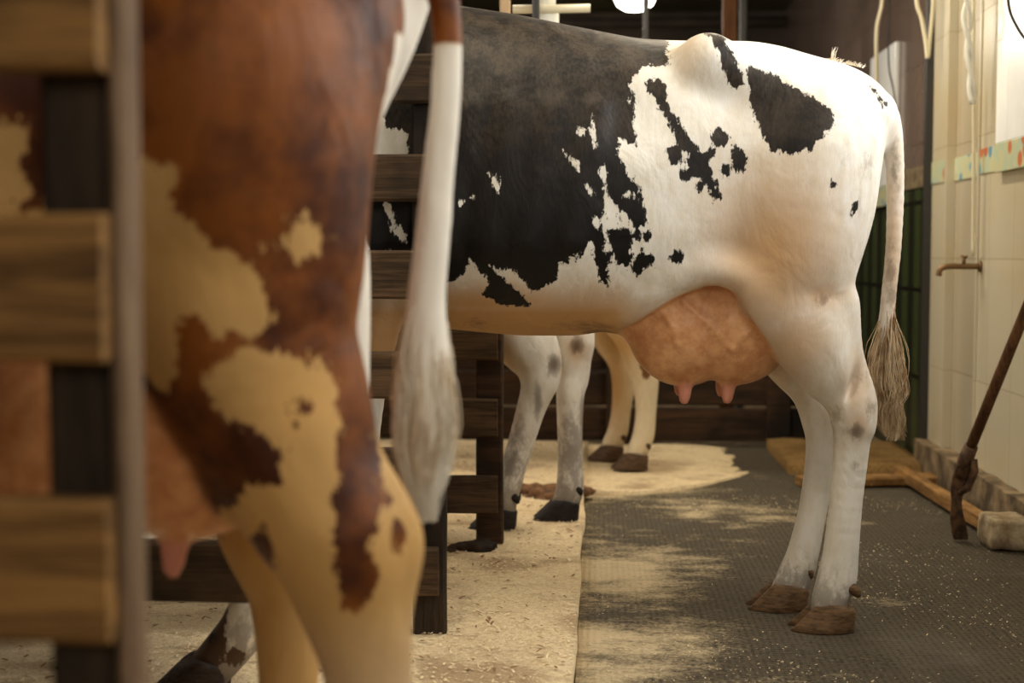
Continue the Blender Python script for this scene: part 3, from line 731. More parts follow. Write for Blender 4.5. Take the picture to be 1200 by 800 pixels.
main_c = [[(395,60),(444,90),(448,148),(482,158),(476,200),(452,226),(415,236)],[(576,205),(584,211),(589,233),(583,224),(577,216)], circ(543,239,4,4), [(690,132),(697,140),(699,155),(696,176),(693,160)], circ(680,154,4,6), [(660,180),(670,184),(681,194),(678,201),(668,192)],
  [(707,198),(712,225),(722,240),(724,268),(715,268),(705,240)], circ(690,222,3,8,-.4), circ(700,262,5,9), circ(556,232,5,3), circ(737,122,5,6), [(575,312),(600,318),(612,338),(600,333),(585,320)],
  [(452,238),(458,240),(480,275),(486,292),(470,280)], circ(735,230,6,4), circ(712,290,5,7),
  [(796,196),(803,188),(806,196),(800,202)]]
main_t = [(905,300,3.4,.16,.22,.85),(560,355,3.4,.30,.05,.9),(640,375,3.4,.25,.05,.9),(930,400,3.4,.10,.12,.7),(880,330,3.4,.10,.12,.7),(800,60,3.5,.05,.10,.35),(940,120,3.4,.12,.06,.25),(960,345,3.4,.08,.05,.7),(1000,450,3.5,.05,.12,.5),
          (1005,495,3.45,.03,.05,.6),(1046,280,3.6,.03,.25,.6),(1010,130,3.5,.06,.12,.25),(740,60,3.5,.03,.1,.3)]
main_d = [(1047,200,3.62,.02,.10,.55),(1044,330,3.6,.02,.12,.6),(1012,190,3.45,.035,.06,.45),(1003,235,3.45,.02,.08,.35),(690,385,3.4,.12,.02,.5),(1003,505,3.44,.022,.03,.75),(968,352,3.36,.035,.02,.55),(1004,545,3.44,.018,.02,.5),(985,180,3.4,.05,.06,.25),(1020,480,3.45,.03,.04,.5),(1012,440,3.45,.03,.05,.4),(700,392,3.5,.05,.02,.8),(560,380,3.5,.04,.02,.5),(960,480,3.72,.03,.1,.4),(915,690,3.69,.05,.05,.4)]
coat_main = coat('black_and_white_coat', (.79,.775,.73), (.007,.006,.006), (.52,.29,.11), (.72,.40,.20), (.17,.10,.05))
tailm = mk([(985,98,3.62,.032),(1012,108,3.62,.032),(1034,128,3.62,.028),(1046,160,3.62,.024),(1049,220,3.62,.0215),(1047,290,3.61,.019),(1041,350,3.60,.018),(1038,400,3.60,.021),(1041,440,3.60,.020),(1043,470,3.60,.010)])
legs = dict(hn=HN, hf=HF, fn=FN, ff=FF)
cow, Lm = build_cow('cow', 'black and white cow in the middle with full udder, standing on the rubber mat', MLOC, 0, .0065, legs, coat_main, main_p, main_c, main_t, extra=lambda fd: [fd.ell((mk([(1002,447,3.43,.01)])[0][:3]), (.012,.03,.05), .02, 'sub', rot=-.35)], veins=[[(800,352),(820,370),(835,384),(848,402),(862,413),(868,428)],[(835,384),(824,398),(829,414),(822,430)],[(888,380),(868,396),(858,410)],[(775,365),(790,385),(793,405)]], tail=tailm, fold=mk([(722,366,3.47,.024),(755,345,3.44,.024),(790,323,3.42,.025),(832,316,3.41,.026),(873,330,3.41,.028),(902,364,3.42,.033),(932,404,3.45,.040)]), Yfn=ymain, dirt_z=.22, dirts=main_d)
m = mat('tan_tail_hair', (.50,.34,.19), .55); t = NT(m); g = t.noise(t.coord((1,1,.3)), 40, 3); t.col(t.mix(t.ramp(g,.35,.65), (.36,.23,.12), (.76,.60,.39))); M['tan_hair'] = m
m = mat('white_tail_hair', (.75,.68,.55), .6); t = NT(m); g = t.noise(t.coord((1,1,.3)), 25, 3); t.col(t.mix(t.ramp(g,.35,.65), (.62,.50,.34), (.85,.80,.70))); M['white_hair'] = m
sp_ = [Lm(1042,335,3.60), Lm(1040,390,3.60), Lm(1041,450,3.60), Lm(1040,480,3.60), Lm(1050,516,3.60)]
strands('tail_switch', cow, None, 900, .3, lambda t_: .012+.030*math.sin(math.pi*min(1, t_*1.02))**1.3, sp_, M['tan_hair'], .0013, .03, 3, 16)
# sparse ridge hair on the tail head
bm = bmesh.new(); rr = random.Random(5)
for i in range(90):
    px = rr.uniform(966, 1012) if i > 12 else rr.gauss(975, 1.5); py = 69+max(0, px-975)*.24; q = Lm(px, py+2, 3.62+rr.uniform(-.02,.02)); l_ = rr.uniform(.003, .011) if i > 12 else rr.uniform(.02,.035)
    tube(bm, [q, q+Vector((rr.uniform(0,.006), 0, l_*.6)), q+Vector((rr.uniform(0,.012), 0, l_))], [.0011,.0009,.0003], 3, False)
obj('back_hair', bm, M['white_hair'], cow)

# ---------------------------------------------------------------- brown cow in front
BL = Vector((-.985, 1.72, 0)); BR = math.radians(12.5)
def mb(pts): return mk(pts, BL, BR)
def loc2(pts): return pts
bhn = dict(p=[HN['p'][0]]+mb([(285,270,1.74,.14),(265,370,1.72,.125),(290,450,1.72,.110),(328,520,1.72,.100),(370,590,1.72,.090),(402,640,1.72,.084),(412,690,1.72,.072),(430,780,1.72,.055),(437,900,1.72,.045),(430,1010,1.72,.048),(420,1060,1.72,.045),(405,1105,1.72,.044)]),
           a=mb([(370,440,1.73,.045),(408,530,1.73,.036),(448,595,1.73,.034),(462,640,1.73,.036),(448,700,1.73,.034)]), h=mb([(372,60,1.80,.10),(350,180,1.76,.08),(338,300,1.74,.078),(338,400,1.73,.076),(350,470,1.73,.070)]), hoof=mkhoof(405,1180,1.72,BL,BR,PZ), s=1.05, yaw=0)
bhf = dict(p=[HF['p'][0], HF['p'][1], HF['p'][2]]+mb([(300,540,2.10,.095),(315,620,2.10,.075),(335,680,2.12,.062),(338,730,2.12,.052),(338,800,2.12,.044),(338,870,2.12,.040),(335,925,2.12,.045),(325,960,2.12,.042)]),
           a=mb([(335,520,2.12,.045),(365,600,2.12,.035),(385,660,2.12,.03),(372,700,2.12,.03)]), h=mk([(452,-150,1.96,.05)], BL, BR)+mb([(478,-60,2.0,.045),(468,0,2.02,.042),(448,60,2.02,.040),(414,130,2.04,.042),(388,210,2.06,.050),(385,330,2.06,.060),(385,440,2.08,.060),(392,540,2.1,.055)]), hoof=mkhoof(318,996,2.12,BL,BR,PZ))
btail = [(.66,0,1.40,.045),(.72,.0,1.385,.036)]+mb([(500,-70,1.90,.028),(516,-20,1.90,.022),(524,40,1.90,.019),(522,120,1.90,.0195),(514,200,1.90,.021),(507,280,1.90,.023),(500,350,1.90,.025),(500,420,1.90,.030),(500,490,1.90,.032),(498,550,1.9,.022)])
def ybrown(py): return 1.62
B_c = [  # cream areas
  [(150,188),(185,188),(203,205),(206,240),(225,255),(243,275),(268,292),(300,308),(308,340),(320,372),(300,395),(270,382),(255,392),(230,372),(215,385),(205,440),(190,450),(150,440),(120,420),(60,400),(40,260),(100,210)],
  circ(355,278,20,28), circ(312,292,5,6), [(55,150),(20,150),(-30,160),(-40,250),(30,250),(52,230),(40,200)],
  [(285,410),(350,418),(385,440),(402,500),(405,560),(388,620),(400,655),(450,622),(475,600),(520,610),(540,900),(600,1300),(200,1300),(240,700),(262,600),(285,572),(325,560),(335,530),(300,500),(262,490),(240,445)],
]
B_d = [circ(415,690,26,34), [(395,520),(410,500),(440,560),(462,600),(430,625),(405,632),(396,600)], circ(355,480,12,16), circ(405,648,12,14), circ(475,642,14,20), circ(330,470,9,7), [(292,640),(300,610),(315,640),(316,680),(300,684)]]
coat_brown = coat('brown_and_cream_coat', (.54,.33,.125), (.22,.066,.009), (.62,.36,.12), (.72,.35,.15), (.10,.06,.04), .022, (.055,.014,.005))
legs = dict(hn=bhn, hf=bhf, fn=FN, ff=FF)
cowb, Lb = build_cow('cow', 'brown cow with cream patches close up on the left, white tail hanging down', BL, BR, .0085, legs, coat_brown, [], B_c+[[(480,40),(560,40),(600,700),(440,700)]], [(250,330,1.65,.10,.06,.6),(350,470,1.65,.07,.06,.9),(330,600,1.7,.08,.10,.7),(440,640,1.7,.08,.04,.5)], fulldark=True, tail=btail, Yfn=ybrown, flecks=B_d, dirt_z=.2, extra=lambda fd: [fd.chain([(.55,.10,1.30,.10)]+[(a-.075, b-.02, c, d+.03) for a, b, c, d in bhf['h'][1:]], .05)], ud=(.125,-.035), white=lambda x, y, z: (((x > .70) & (z > .45) & (z < 1.195) & (np.abs(y) < .10)) | ((y > .06) & (x > .66) & (z > .5))).astype(float)+(np.clip((.50-z)/.25, 0, 1)*.45)*(y < .1))
sp_ = [Lb(503,300,1.90), Lb(500,390,1.90), Lb(499,470,1.90), Lb(500,540,1.90), Lb(497,612,1.90)]
strands('tail_switch', cowb, None, 2600, .3, lambda t_: .008+.034*math.sin(math.pi*min(1, .02+t_*.93))**1.2, sp_, M['white_hair'], .0020, .012, 8, 24)

# ---------------------------------------------------------------- cows behind
def legset(hn, hf, loc):
    return dict(hn=hn, hf=hf, fn=FN, ff=FF)
C2 = Vector((-.79, 4.70, PZ))
def z2(h_): return (h_[0], h_[1], 0)
h2n = dict(p=[HN['p'][0], HN['p'][1], (HN['p'][2][0]-.05,)+HN['p'][2][1:]]+mk([(608,395,4.57,.092),(626,425,4.57,.066),(631,450,4.57,.056),(622,480,4.57,.046),(604,540,4.57,.041),(591,580,4.57,.046),(587,596,4.57,.046),(583,608,4.57,.044)], C2), a=mk([(630,380,4.57,.045),(648,420,4.57,.028),(645,450,4.57,.026)], C2), h=HN['h'], hoof=z2(mkhoof(586,622,4.57,C2)))
h2f = dict(p=[HF['p'][0], HF['p'][1], HF['p'][2]]+mk([(664,385,4.78,.080),(668,420,4.76,.058),(670,440,4.76,.052),(668,470,4.74,.045),(668,530,4.74,.041),(668,570,4.74,.045),(663,588,4.74,.044),(659,598,4.74,.042)], C2), a=mk([(680,385,4.78,.03),(684,420,4.76,.024),(680,450,4.76,.02)], C2), h=HF['h'], hoof=z2(mkhoof(660,612,4.74,C2)))
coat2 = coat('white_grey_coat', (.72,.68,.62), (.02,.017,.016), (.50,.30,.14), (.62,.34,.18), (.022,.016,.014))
legs = dict(hn=h2n, hf=h2f, fn=FN, ff=FF)
build_cow('cow', 'white cow behind the middle cow, pale hind legs with black hooves showing below its belly', C2, 0, .009, legs, coat2, [circ(500,200,120,100)], [], [(590,420,4.5,.05,.1,.7),(676,410,4.7,.04,.05,.8),(600,480,4.5,.04,.1,.4)], Yfn=lambda p: 4.45, dirts=[(648,428,4.5,.03,.04,.9),(684,500,4.7,.02,.15,.8),(600,540,4.5,.08,.2,.62),(670,530,4.7,.08,.2,.66),(630,470,4.5,.02,.08,.7),(676,405,4.7,.03,.04,.9)], dirt_z=.35, scale_w=.97,
   tail=[(.66,0,1.40,.045),(.745,0,1.34,.035),(.77,0,1.2,.025),(.77,0,1.05,.025),(.765,0,.85,.04),(.77,0,.78,.02)])
C3 = Vector((-.46, 6.08, .02))
h3n = dict(p=[HN['p'][0], HN['p'][1], HN['p'][2]]+mk([(740,385,5.95,.090),(750,420,5.95,.066),(756,445,5.95,.056),(757,480,5.95,.043),(754,510,5.95,.045),(748,526,5.95,.042),(745,534,5.95,.04)], C3), a=mk([(758,385,5.95,.04),(766,420,5.95,.03),(762,445,5.95,.025)], C3), h=HN['h'], hoof=z2(mkhoof(744,545,5.95,C3)))
h3f = dict(p=[HF['p'][0], HF['p'][1], HF['p'][2]]+mk([(712,385,6.2,.085),(727,420,6.2,.060),(731,445,6.2,.052),(728,480,6.2,.042),(724,505,6.2,.044),(718,518,6.2,.042),(716,524,6.2,.04)], C3), h=HF['h'], hoof=z2(mkhoof(716,534,6.2,C3)))
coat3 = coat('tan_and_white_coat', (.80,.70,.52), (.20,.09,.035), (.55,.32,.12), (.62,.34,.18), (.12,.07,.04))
legs = dict(hn=h3n, hf=h3f, fn=FN, ff=FF)
build_cow('cow', 'tan and white cow farthest back, its two hind legs showing under the middle cow', C3, 0, .012, legs, coat3, [circ(600,200,120,60), circ(757,432,9,14)], [], [(730,400,6,.12,.12,.9),(720,450,6.2,.06,.2,.9)], Yfn=lambda p: 5.9, dirt_z=.1,
   tail=[(.66,0,1.40,.045),(.745,0,1.34,.035),(.77,0,1.2,.025),(.77,0,1.05,.025),(.765,0,.85,.04),(.77,0,.78,.02)])
C4 = Vector((-1.40, 2.90, PZ))
def s4(lg, sc_=1): return lg
h4n = dict(p=HN['p'][:7]+mk([(318,620,2.83,.037),(300,690,2.83,.041),(285,735,2.83,.047),(262,765,2.83,.046),(245,785,2.83,.044)], C4), a=HN['a'], h=HN['h'], hoof=z2(mkhoof(238,815,2.83,C4)))
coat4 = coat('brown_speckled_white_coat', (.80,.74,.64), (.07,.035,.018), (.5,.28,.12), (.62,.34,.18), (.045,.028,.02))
sh = lambda l_: [(a-.15, b, c, d) for a, b, c, d in l_]
h4f = dict(p=HF['p'][:4]+sh(HF['p'][4:]), hoof=(HF['hoof'][0]-.15, HF['hoof'][1], 0), h=HF['h'])
legs = dict(hn=h4n, hf=h4f, fn=FN, ff=FF)
build_cow('cow', 'speckled cow hidden behind the brown cow, one dark and white foot showing at bottom left', C4, 0, .012, legs, coat4, [circ(0,150,70,120), [(255,690),(262,690),(266,740),(262,775),(238,800),(200,830),(200,700)], circ(276,770,8,10)], [], [(20,200,2.7,.2,.2,.5)], Yfn=lambda p: 2.79, dirt_z=.3, scale_w=.92,
   tail=[(.66,0,1.40,.045),(.745,0,1.34,.035),(.77,0,1.2,.025),(.77,0,1.05,.025),(.765,0,.85,.04),(.77,0,.78,.02)])

# ---------------------------------------------------------------- fences
def zy(py, Y): return P(600, py, Y).z
def xp(px, Y): return P(px, 400, Y).x
# nearest fence: rails in front, post behind
YN = 1.17
f = thing('wooden_fence', 'blurred wooden slatted fence closest to the camera at the left edge', 'fence', (-1.2, YN, PZ))
z0 = zy(337.5, YN); hr = .124; dz = .243; xe = xp(120, YN)
for i in range(-3, 3):
    rail('rail', -1.30, xe, YN+.02, z0+i*dz, hr, .042, M['fence_front'], f, seed=i+3)
zt = z0+2*dz+.1
for x in (xp(98, YN+.06), -1.25): post('post', x, YN+.042+.026, PZ-.02, zt, .060, .05, M['fence_dark_v'], f, seed=int(x*10)+9)
post('edge_batten', xp(150, YN+.05), YN+.05, PZ-.02, zt, .016, .05, M['fence_front_v'], f, seed=4)['label'] = 'thin grey upright batten'
# fence behind the brown cow
Y2 = 2.52
f = thing('wooden_fence', 'dark wooden fence behind the brown cow, its low rail seen under the udder', 'fence', (-1.6, Y2, PZ))
for i in range(6): rail('rail', -2.6, -.53, Y2, .345+i*.235, .112, .035, M['fence_dark'], f, seed=i+20)
for x in (-.572, -2.5): post('post', x, Y2+.043, PZ-.02, 1.60, .08, .05, M['fence_dark_v'], f, seed=int(x*10)+30)
# fence in front of the middle cow
Y3 = 3.25
f = thing('wooden_fence', 'dark slatted wooden fence beside the middle cow, its end post behind the hanging white tail', 'fence', (-1.4, Y3, PZ))
xr = xp(513, Y3)
for i, (a, b) in enumerate(((-57,0),(62,120),(180,235),(293,351),(412,468),(526,582),(642,698))):
    za, zb = zy(a, Y3), zy(b, Y3); rail('rail', -2.6, xr, Y3, (za+zb)/2, za-zb, .030, M['fence_dark'], f, seed=i+40)
for x in (xp(503, Y3+.03), -1.6, -2.5): post('post', x, Y3+.035, PZ-.02, 1.68, .078, .04, M['fence_dark_v'], f, seed=int(x*10)+50)
# fence between the middle cow and the next
Y4 = 4.32
f = thing('wooden_fence', 'dark wooden fence behind the middle cow with a muddy post foot', 'fence', (-1.4, Y4, PZ))
xr = xp(584, Y4)
for i in range(6): rail('rail', -2.6, xr, Y4-.035, zy(577, Y4)+i*.235, .115, .032, M['fence_dark'], f, seed=i+60)
for x in (xp(574, Y4), -1.6, -2.5): post('post', x, Y4, PZ-.03, 1.25, .082, .05, M['board_back'], f, seed=int(x*10)+70)
f = thing('wooden_fence', 'low fence of nearly black boards across the back of the stalls', 'fence', (.2, 6.85, 0))
for i in range(5):
    rail('board', -2.6, xp(985, 6.85), 6.85, .10+i*.172, .160, .03, M['board_back'], f, seed=i+80)
for x in (xp(912, 6.85), .1, -.8, -1.8): post('post', x, 6.80, 0, 1.0, .11, .06, M['board_back'], f, seed=int(x*10)+90)

# dung heap behind the second cow's feet
def lump(name, pts, m, label, cat, z0=PZ, seed=1, parent=None):
    bm = bmesh.new(); rr = random.Random(seed)
    for (x, y, r, hh) in pts:
        q = bmesh.ops.create_icosphere(bm, subdivisions=3, radius=1)['verts']
        for v in q:
            n_ = v.co.copy(); d = 1+.35*mnoise.noise(n_*2.2+Vector((x*9, y*9, seed)))+.15*mnoise.noise(n_*6)
            v.co = Vector((x+n_.x*r*d, y+n_.y*r*d, z0+max(-.01, n_.z*hh*d)))
    o = obj(name, bm, m, None, True)
    if label: tag(o, label, cat)
    return o
m = mat('fresh_dung', (.16,.06,.02), .6); t = NT(m); g = t.noise(t.coord(), 30, 6, .7); t.col(t.mix(t.ramp(g,.35,.7), (.07,.028,.012), (.30,.14,.05))); t.nrm(t.bump(g,.8,.02)); M['dung'] = m
q = P(632, 572, 5.2)
lump('dung_heap', [(q.x-.03,5.25,.08,.035),(q.x+.05,5.2,.10,.04),(q.x+.14,5.28,.06,.025)], M['dung'], 'low reddish brown dung heap on the sawdust between the white hind legs', 'dung')
q = P(545, 640, 4.25)
lump('mud_clod', [(q.x,4.24,.045,.02),(q.x+.05,4.22,.05,.03),(q.x-.05,4.20,.03,.012)], M['board_back'], 'black mud clod at the foot of the fence post', 'mud')

# ---------------------------------------------------------------- right-hand side
def panel(name, ya, yb, zt, label):
    t_ = thing(name, label, 'wall panel', (XW-.01, (ya+yb)/2, 1.2))
    L0 = t_.location
    bm = bmesh.new(); box(bm, -.014, .006, ya-L0.y, yb-L0.y, .1, zt-L0.z, .003); obj('board', bm, M['tile_white'], t_)
    bm = bmesh.new(); box(bm, -.016, .006, ya-L0.y, yb-L0.y, .0, .099, .003); obj('floral_strip', bm, M['border'], t_, )['label'] = 'strip of floral tile along the bottom'
    return t_
panel('tile_panel', 4.15, 5.06, 2.4, 'bright white tiled panel with floral strip at the right edge above the tool')
# far tiles built as a panel, the light on them put into its white
a = XW+.004
t_ = thing('tile_panel', 'narrow white panel on the dark far wall behind the cow rump', 'wall panel', (a, 7.13, 1.15))
bm = bmesh.new(); box(bm, -.016, .006, -.30, .30, .10, .76, .003); obj('board', bm, M['tile_white'], t_)
bm = bmesh.new(); box(bm, -.018, .006, -.30, .30, .0, .099, .003); obj('floral_strip', bm, M['border'], t_)

# brass tap on the door side
q = P(1128, 312, 5.34); TX = XW-.002
f = thing('water_tap', 'small brass water tap on a spindle fixed to the cream wall beside the niche', 'tap', (TX, 5.30, q.z))
bm = bmesh.new(); tube(bm, spline([(0,0,0),(-.05,0,0),(-.12,0,0),(-.145,0,-.012),(-.15,0,-.035)], 5), [.011]*21, 10); lathe(bm, [(.02,-.006),(.022,0),(.012,.004)], (0,0,0), 14, 'X'); obj('spout', bm, M['brass'], f, True)
bm = bmesh.new(); tube(bm, [(-.06,0,.008),(-.06,0,.035)], .007, 8); tube(bm, [(-.06,-.03,.036),(-.06,.03,.036)], .006, 8); obj('handle', bm, M['brass'], f, True)

# cables and hoses hanging on the wall
def cord(name, pts, r, m, label, cat='cable'):
    bm = bmesh.new(); tube(bm, spline(pts, 8), r, 8); return tag(obj(name, bm, m, None, True), label, cat)
cord('hanging_cable', [P(1036,-60,6.6), P(1034,0,6.6), P(1028,30,6.6), P(1027,60,6.62), P(1028,120,6.7), P(1027,150,6.7)], .009, M['cream_pipe'], 'cream cable hanging in front of the narrow white panel')
cord('hanging_cable', [P(1072,-60,5.95), P(1074,0,5.95), P(1080,22,5.95), P(1085,50,5.95), P(1087,68,5.95), P(1090,40,5.95), P(1093,10,5.95), P(1096,-60,5.95)], .008, M['cream_pipe'], 'cream cable looped into a narrow V beside the dark wall edge')
cord('hanging_cable', [P(1043,-70,6.62), P(1042,10,6.62), P(1041,44,6.62), P(1042,80,6.62), P(1047,105,6.62), P(1050,130,6.62)], .004, M['dark_metal'], 'thin dark cable hanging over the narrow white panel')
f = thing('twisted_hose', 'white twisted hose hanging on the cream wall strip', 'hose', P(1135,0,5.2))
for ph in (0, math.pi):
    bm = bmesh.new(); pts = []
    for k in range(34):
        py = -60+k*5.5; amp = 5 if py > 40 else 7; pts.append(P(1133+max(0, py-20)*.07+amp*.6*math.cos(ph+k*.42), py, 5.2+.012*math.sin(ph+k*.42))-f.location)
    tube(bm, pts, .0085, 8); obj('hose_strand', bm, M['white_pipe'], f, True)
cord('wall_pipe', [P(1141,-50,5.28), P(1141,100,5.28), P(1141,200,5.28), P(1140,300,5.28)], .006, M['cream_pipe'], 'thin cream pipe running down the wall to the tap', 'pipe')
cord('hanging_cable', [P(1180,-40,4.3), P(1182,5,4.3), P(1190,28,4.3), P(1204,48,4.3), P(1225,60,4.3), P(1235,-90,4.3)], .004, M['dark_metal'], 'thin black cable drooping across the bright white panel')

# leaning scraper
b0 = P(1126, 632, 4.58); j = P(1131, 540, 4.57); top = Vector((XW-.025, 4.20, 1.12))
f = thing('manure_scraper', 'long wooden-handled scraper leaning on the right wall with its iron end on the floor', 'scraper', (b0.x, b0.y, 0))
def rel(v): return Vector(v)-f.location
bm = bmesh.new(); tube(bm, [rel(j.lerp(top, -.03)), rel(j.lerp(top, .33)), rel(j.lerp(top, .66)), rel(top)], [.017,.0175,.016,.016], 12); obj('handle', bm, M['handle'], f, True)
bm = bmesh.new(); tube(bm, [rel(j.lerp(top, .06)), rel(j), rel(P(1127,560,4.57))], [.022,.024,.024], 12); obj('socket', bm, M['rust'], f, True)
bm = bmesh.new(); pts = [rel(P(1128,548,4.57)), rel(P(1122,575,4.57)), rel(P(1121,600,4.57)), rel(Vector((b0.x,b0.y,.008)))]
pp = spline(pts, 6); rings = []
for i, p in enumerate(pp):
    wd = .020+.004*math.sin(i*.5); th = .006; rings.append([bm.verts.new(p+Vector(c)) for c in ((-wd,-th,0),(wd,-th,0),(wd,th,0),(-wd,th,0))])
for A, B in zip(rings, rings[1:]):
    for k in range(4): bm.faces.new((A[k], A[(k+1)%4], B[(k+1)%4], B[k]))
bm.faces.new(rings[0][::-1]); bm.faces.new(rings[-1]); bmesh.ops.bevel(bm, geom=bm.edges[:], offset=.002, segments=1); obj('blade', bm, M['rust'], f)
bm = bmesh.new(); tube(bm, [rel(P(1141,538,4.55)), rel(P(1142,552,4.55)), rel(P(1134,572,4.55)), rel(P(1124,578,4.56))], [.012,.013,.012,.010], 8); obj('bracket', bm, M['rust'], f, True)

# floor timbers and ledge by the wall
bm = noisy_sheet(.80, XW-.02, 5.95, 6.74, .045, .04, .014, 6, .055); 
tag(obj('straw_litter', bm, M['straw'], None, True), 'ochre straw litter heaped against the foot of the dark wall', 'straw', None, 'stuff')
bm = beam_mesh(1.1, .05, .045, seed=3); bmesh.ops.rotate(bm, verts=bm.verts, matrix=Matrix.Rotation(R90, 3, 'Z'))
o = obj('floor_beam', bm, M['beam_ochre']); o.location = (1.275, 4.72, .037); o.rotation_euler = (0, 0, math.radians(2.5))
tag(o, 'ochre timber beam lying along the floor near the right wall', 'beam')
bm = beam_mesh(.62, .035, .12, seed=5)
o = obj('floor_plank', bm, M['beam_ochre']); o.location = (.80, 5.62, .022); o.rotation_euler = (0, 0, math.radians(12)); tag(o, 'short ochre plank lying across the floor below the tail', 'plank')
def stone(x, y, sx, sy, sz, label, seed, m=M['stone'], z=0.0):
    bm = bmesh.new(); q = bmesh.ops.create_cube(bm, size=1); bmesh.ops.subdivide_edges(bm, edges=bm.edges[:], cuts=5, use_grid_fill=True)
    for v in bm.verts:
        n_ = v.co.normalized()*.62; v.co = v.co.lerp(n_, .28)
        d = mnoise.noise(v.co*3+Vector((seed,0,0)))*.10; v.co *= 1+d
        v.co = Vector((v.co.x*sx, v.co.y*sy, v.co.z*sz))
    mz = min(v.co.z for v in bm.verts); bmesh.ops.translate(bm, verts=bm.verts, vec=(0,0,-mz))
    o = obj('stone', bm, m, None, True); o.location = (x, y, z); return tag(o, label, 'stone')
q = P(1182, 635, 4.45); stone(q.x, 4.5, .12, .17, .095, 'pale stone block at the right edge below the wall plinth', 2)
q = P(1158, 618, 4.70); stone(q.x+.01, 4.75, .06, .07, .05, 'small brown stone between the beam end and the pale block', 6, M['concrete'])

# ---------------------------------------------------------------- ceiling-side things
f = thing('pendant_lamp', 'round glowing white pendant lamp at the top above the cow back', 'lamp', P(744, -10, 8.0))
bm = bmesh.new(); lathe(bm, [(.01,.07),(.07,.06),(.11,.02),(.12,-.03),(.10,-.075),(.06,-.10),(.01,-.108)], (0,0,0), 24); obj('globe', bm, M['lamp'], f, True)
bm = bmesh.new(); tube(bm, [(0,0,.06),(0,0,ZC-f.location.z)], .012, 8); lathe(bm, [(.05,.06),(.045,.09),(.015,.12)], (0,0,0), 16); obj('stem', bm, M['dark_metal'], f, True)
d = bpy.data.lights.new('pendant_light', 'POINT'); d.energy = 25; d.color = (1,.9,.75); d.shadow_soft_size = .12; lo = bpy.data.objects.new('pendant_light', d); C.objects.link(lo); lo.parent = f; lo.location = (0,0,-.2)
def vpost(name, px, Y, wpx, z0, z1, m, label, cat='post', round_=False, dy=.06):
    w_ = wpx*Y/F; x = P(px, 20, Y).x
    if round_:
        bm = bmesh.new(); tube(bm, [(x, Y, z0), (x, Y, (z0+z1)/2), (x, Y, z1)], w_/2, 12); o = obj(name, bm, m, None, True)
    else:
        o = post(name, x, Y, z0, z1, w_, dy, m, None)
    return tag(o, label, cat)
vpost('wooden_post', 855, 7.4, 16, 0, ZC, M['post_orange'], 'orange-brown wooden post rising behind the cow hip to the ceiling')
vpost('metal_post', 871, 7.6, 8, 0, ZC, M['dark_metal'], 'thin black post just right of the orange-brown one')
vpost('metal_post', 757, 7.1, 7, 0, ZC, M['dark_metal'], 'thin black post passing in front of the pendant lamp')
vpost('wooden_stake', 592, 5.0, 12, 1.45, ZC, M['pale_wood'], 'pale wooden stake above the cow back on the left', dy=.03)
vpost('dark_stake', 628, 5.05, 8, 1.45, ZC, M['dark_metal'], 'dark stake beside the white pipe above the cow back')
f = thing('milking_pipe', 'white upright pipe with short cream side branch above the cow back', 'pipe', (P(641,20,5.15).x, 5.15, PZ))
bm = bmesh.new(); tube(bm, [(0,0,1.42),(0,0,2.2),(0,0,ZC-PZ)], .032, 14); lathe(bm, [(.04,1.66),(.043,1.68),(.043,1.74),(.04,1.76)], (0,0,0), 16); obj('riser', bm, M['white_pipe'], f, True)
zb = P(650,13,5.15).z-PZ; bm = bmesh.new(); tube(bm, [(-.12,-.045,zb),(.0,-.045,zb),(.155,-.045,zb+.001)], .015, 12); obj('side_branch', bm, M['cream_pipe'], f, True)
f = thing('ceiling_pipe', 'dark horizontal pipe along the far wall ending in a round fitting', 'pipe', (P(955,25,10.8).x, 10.8, P(955,25,10.8).z))
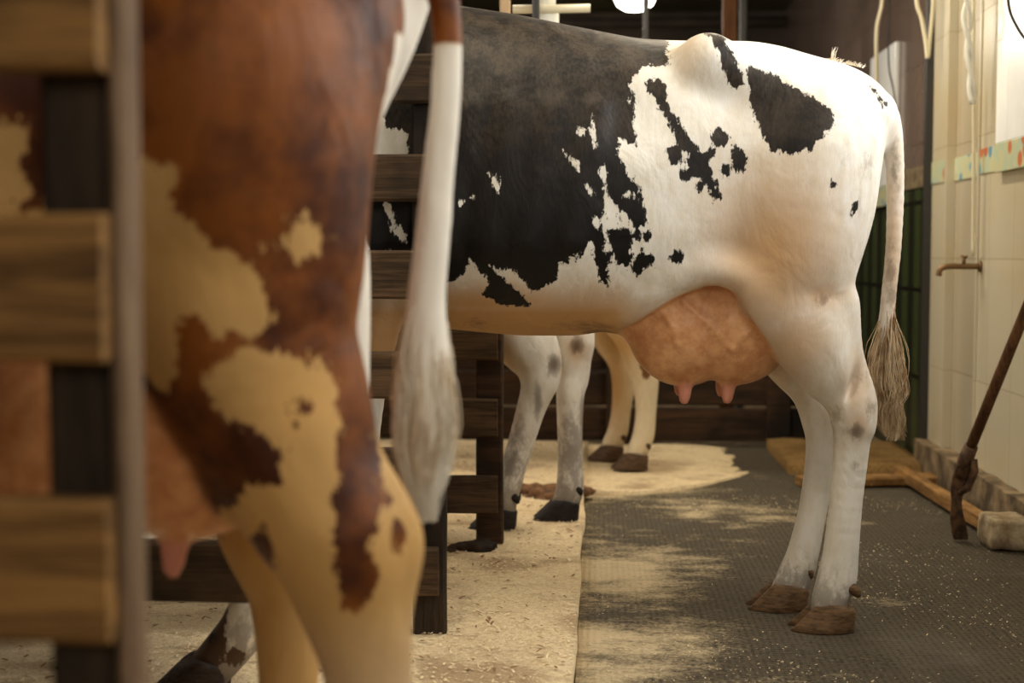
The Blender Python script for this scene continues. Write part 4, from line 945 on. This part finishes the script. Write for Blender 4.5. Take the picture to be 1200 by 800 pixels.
bm = bmesh.new(); tube(bm, [(-3.0,0,0),(-1.5,0,0),(0,0,0)], .035, 10); obj('pipe_run', bm, M['plaster'], f, True)
bm = bmesh.new(); lathe(bm, [(.03,-.08),(.06,-.06),(.075,0),(.06,.06),(.02,.08)], (0,-.02,0), 16, 'Y'); obj('fitting', bm, M['rust'], f, True)

# ---------------------------------------------------------------- loose chips on the floor
def chips(name, n, x0, x1, y0, y1, zf, size, m, label, dens=None, seed=1):
    rr = random.Random(seed); vs = []; fs = []
    k = 0
    while k < n:
        x = rr.uniform(x0, x1); y = y0+(y1-y0)*rr.random()
        if dens is not None and rr.random() > dens(x, y): k += .25; continue
        l_ = size*rr.uniform(.4, 1.5); w_ = l_*rr.uniform(.2, .6); a = rr.uniform(0, 6.28); t1 = rr.uniform(-.5,.5)
        ca, sa = math.cos(a), math.sin(a); b = len(vs)
        for u, v in ((-l_,-w_),(l_,-w_),(l_,w_),(-l_,w_)):
            vs.append((x+u*ca-v*sa, y+u*sa+v*ca, zf+abs(t1)*l_+.001+(u*t1)*.9))
        top = len(vs); cx = (x, y, zf+abs(t1)*l_+.001+l_*.25); vs.append(cx)
        fs += [(b,b+1,top),(b+1,b+2,top),(b+2,b+3,top),(b+3,b,top)]; k += 1
    me = bpy.data.meshes.new(name); me.from_pydata(vs, [], fs); me.materials.append(m)
    o = bpy.data.objects.new(name, me); C.objects.link(o); return tag(o, label, 'sawdust', None, 'stuff')
chips('wood_shavings', 16000, -1.3, -.05, 2.6, 6.6, PZ+.003, .0036, M['chips'], 'pale wood shavings scattered over the bedding platform', None, 2)
chips('dark_shavings', 1200, -1.3, -.05, 2.6, 6.6, PZ+.003, .006, M['chips_dark'], 'brown bits of litter scattered over the bedding platform', None, 3)
def dn(x, y): return max(.03, min(1, (mnoise.noise(Vector((x*1.6, y*1.6, 4)))+.15)*1.8+max(0, .35-x)*.5))
chips('mat_shavings', 3500, X_EDGE, XW-.1, 2.6, 5.4, .003, .0022, M['chips'], 'pale sawdust scattered over the dark rubber mat', dn, 4)
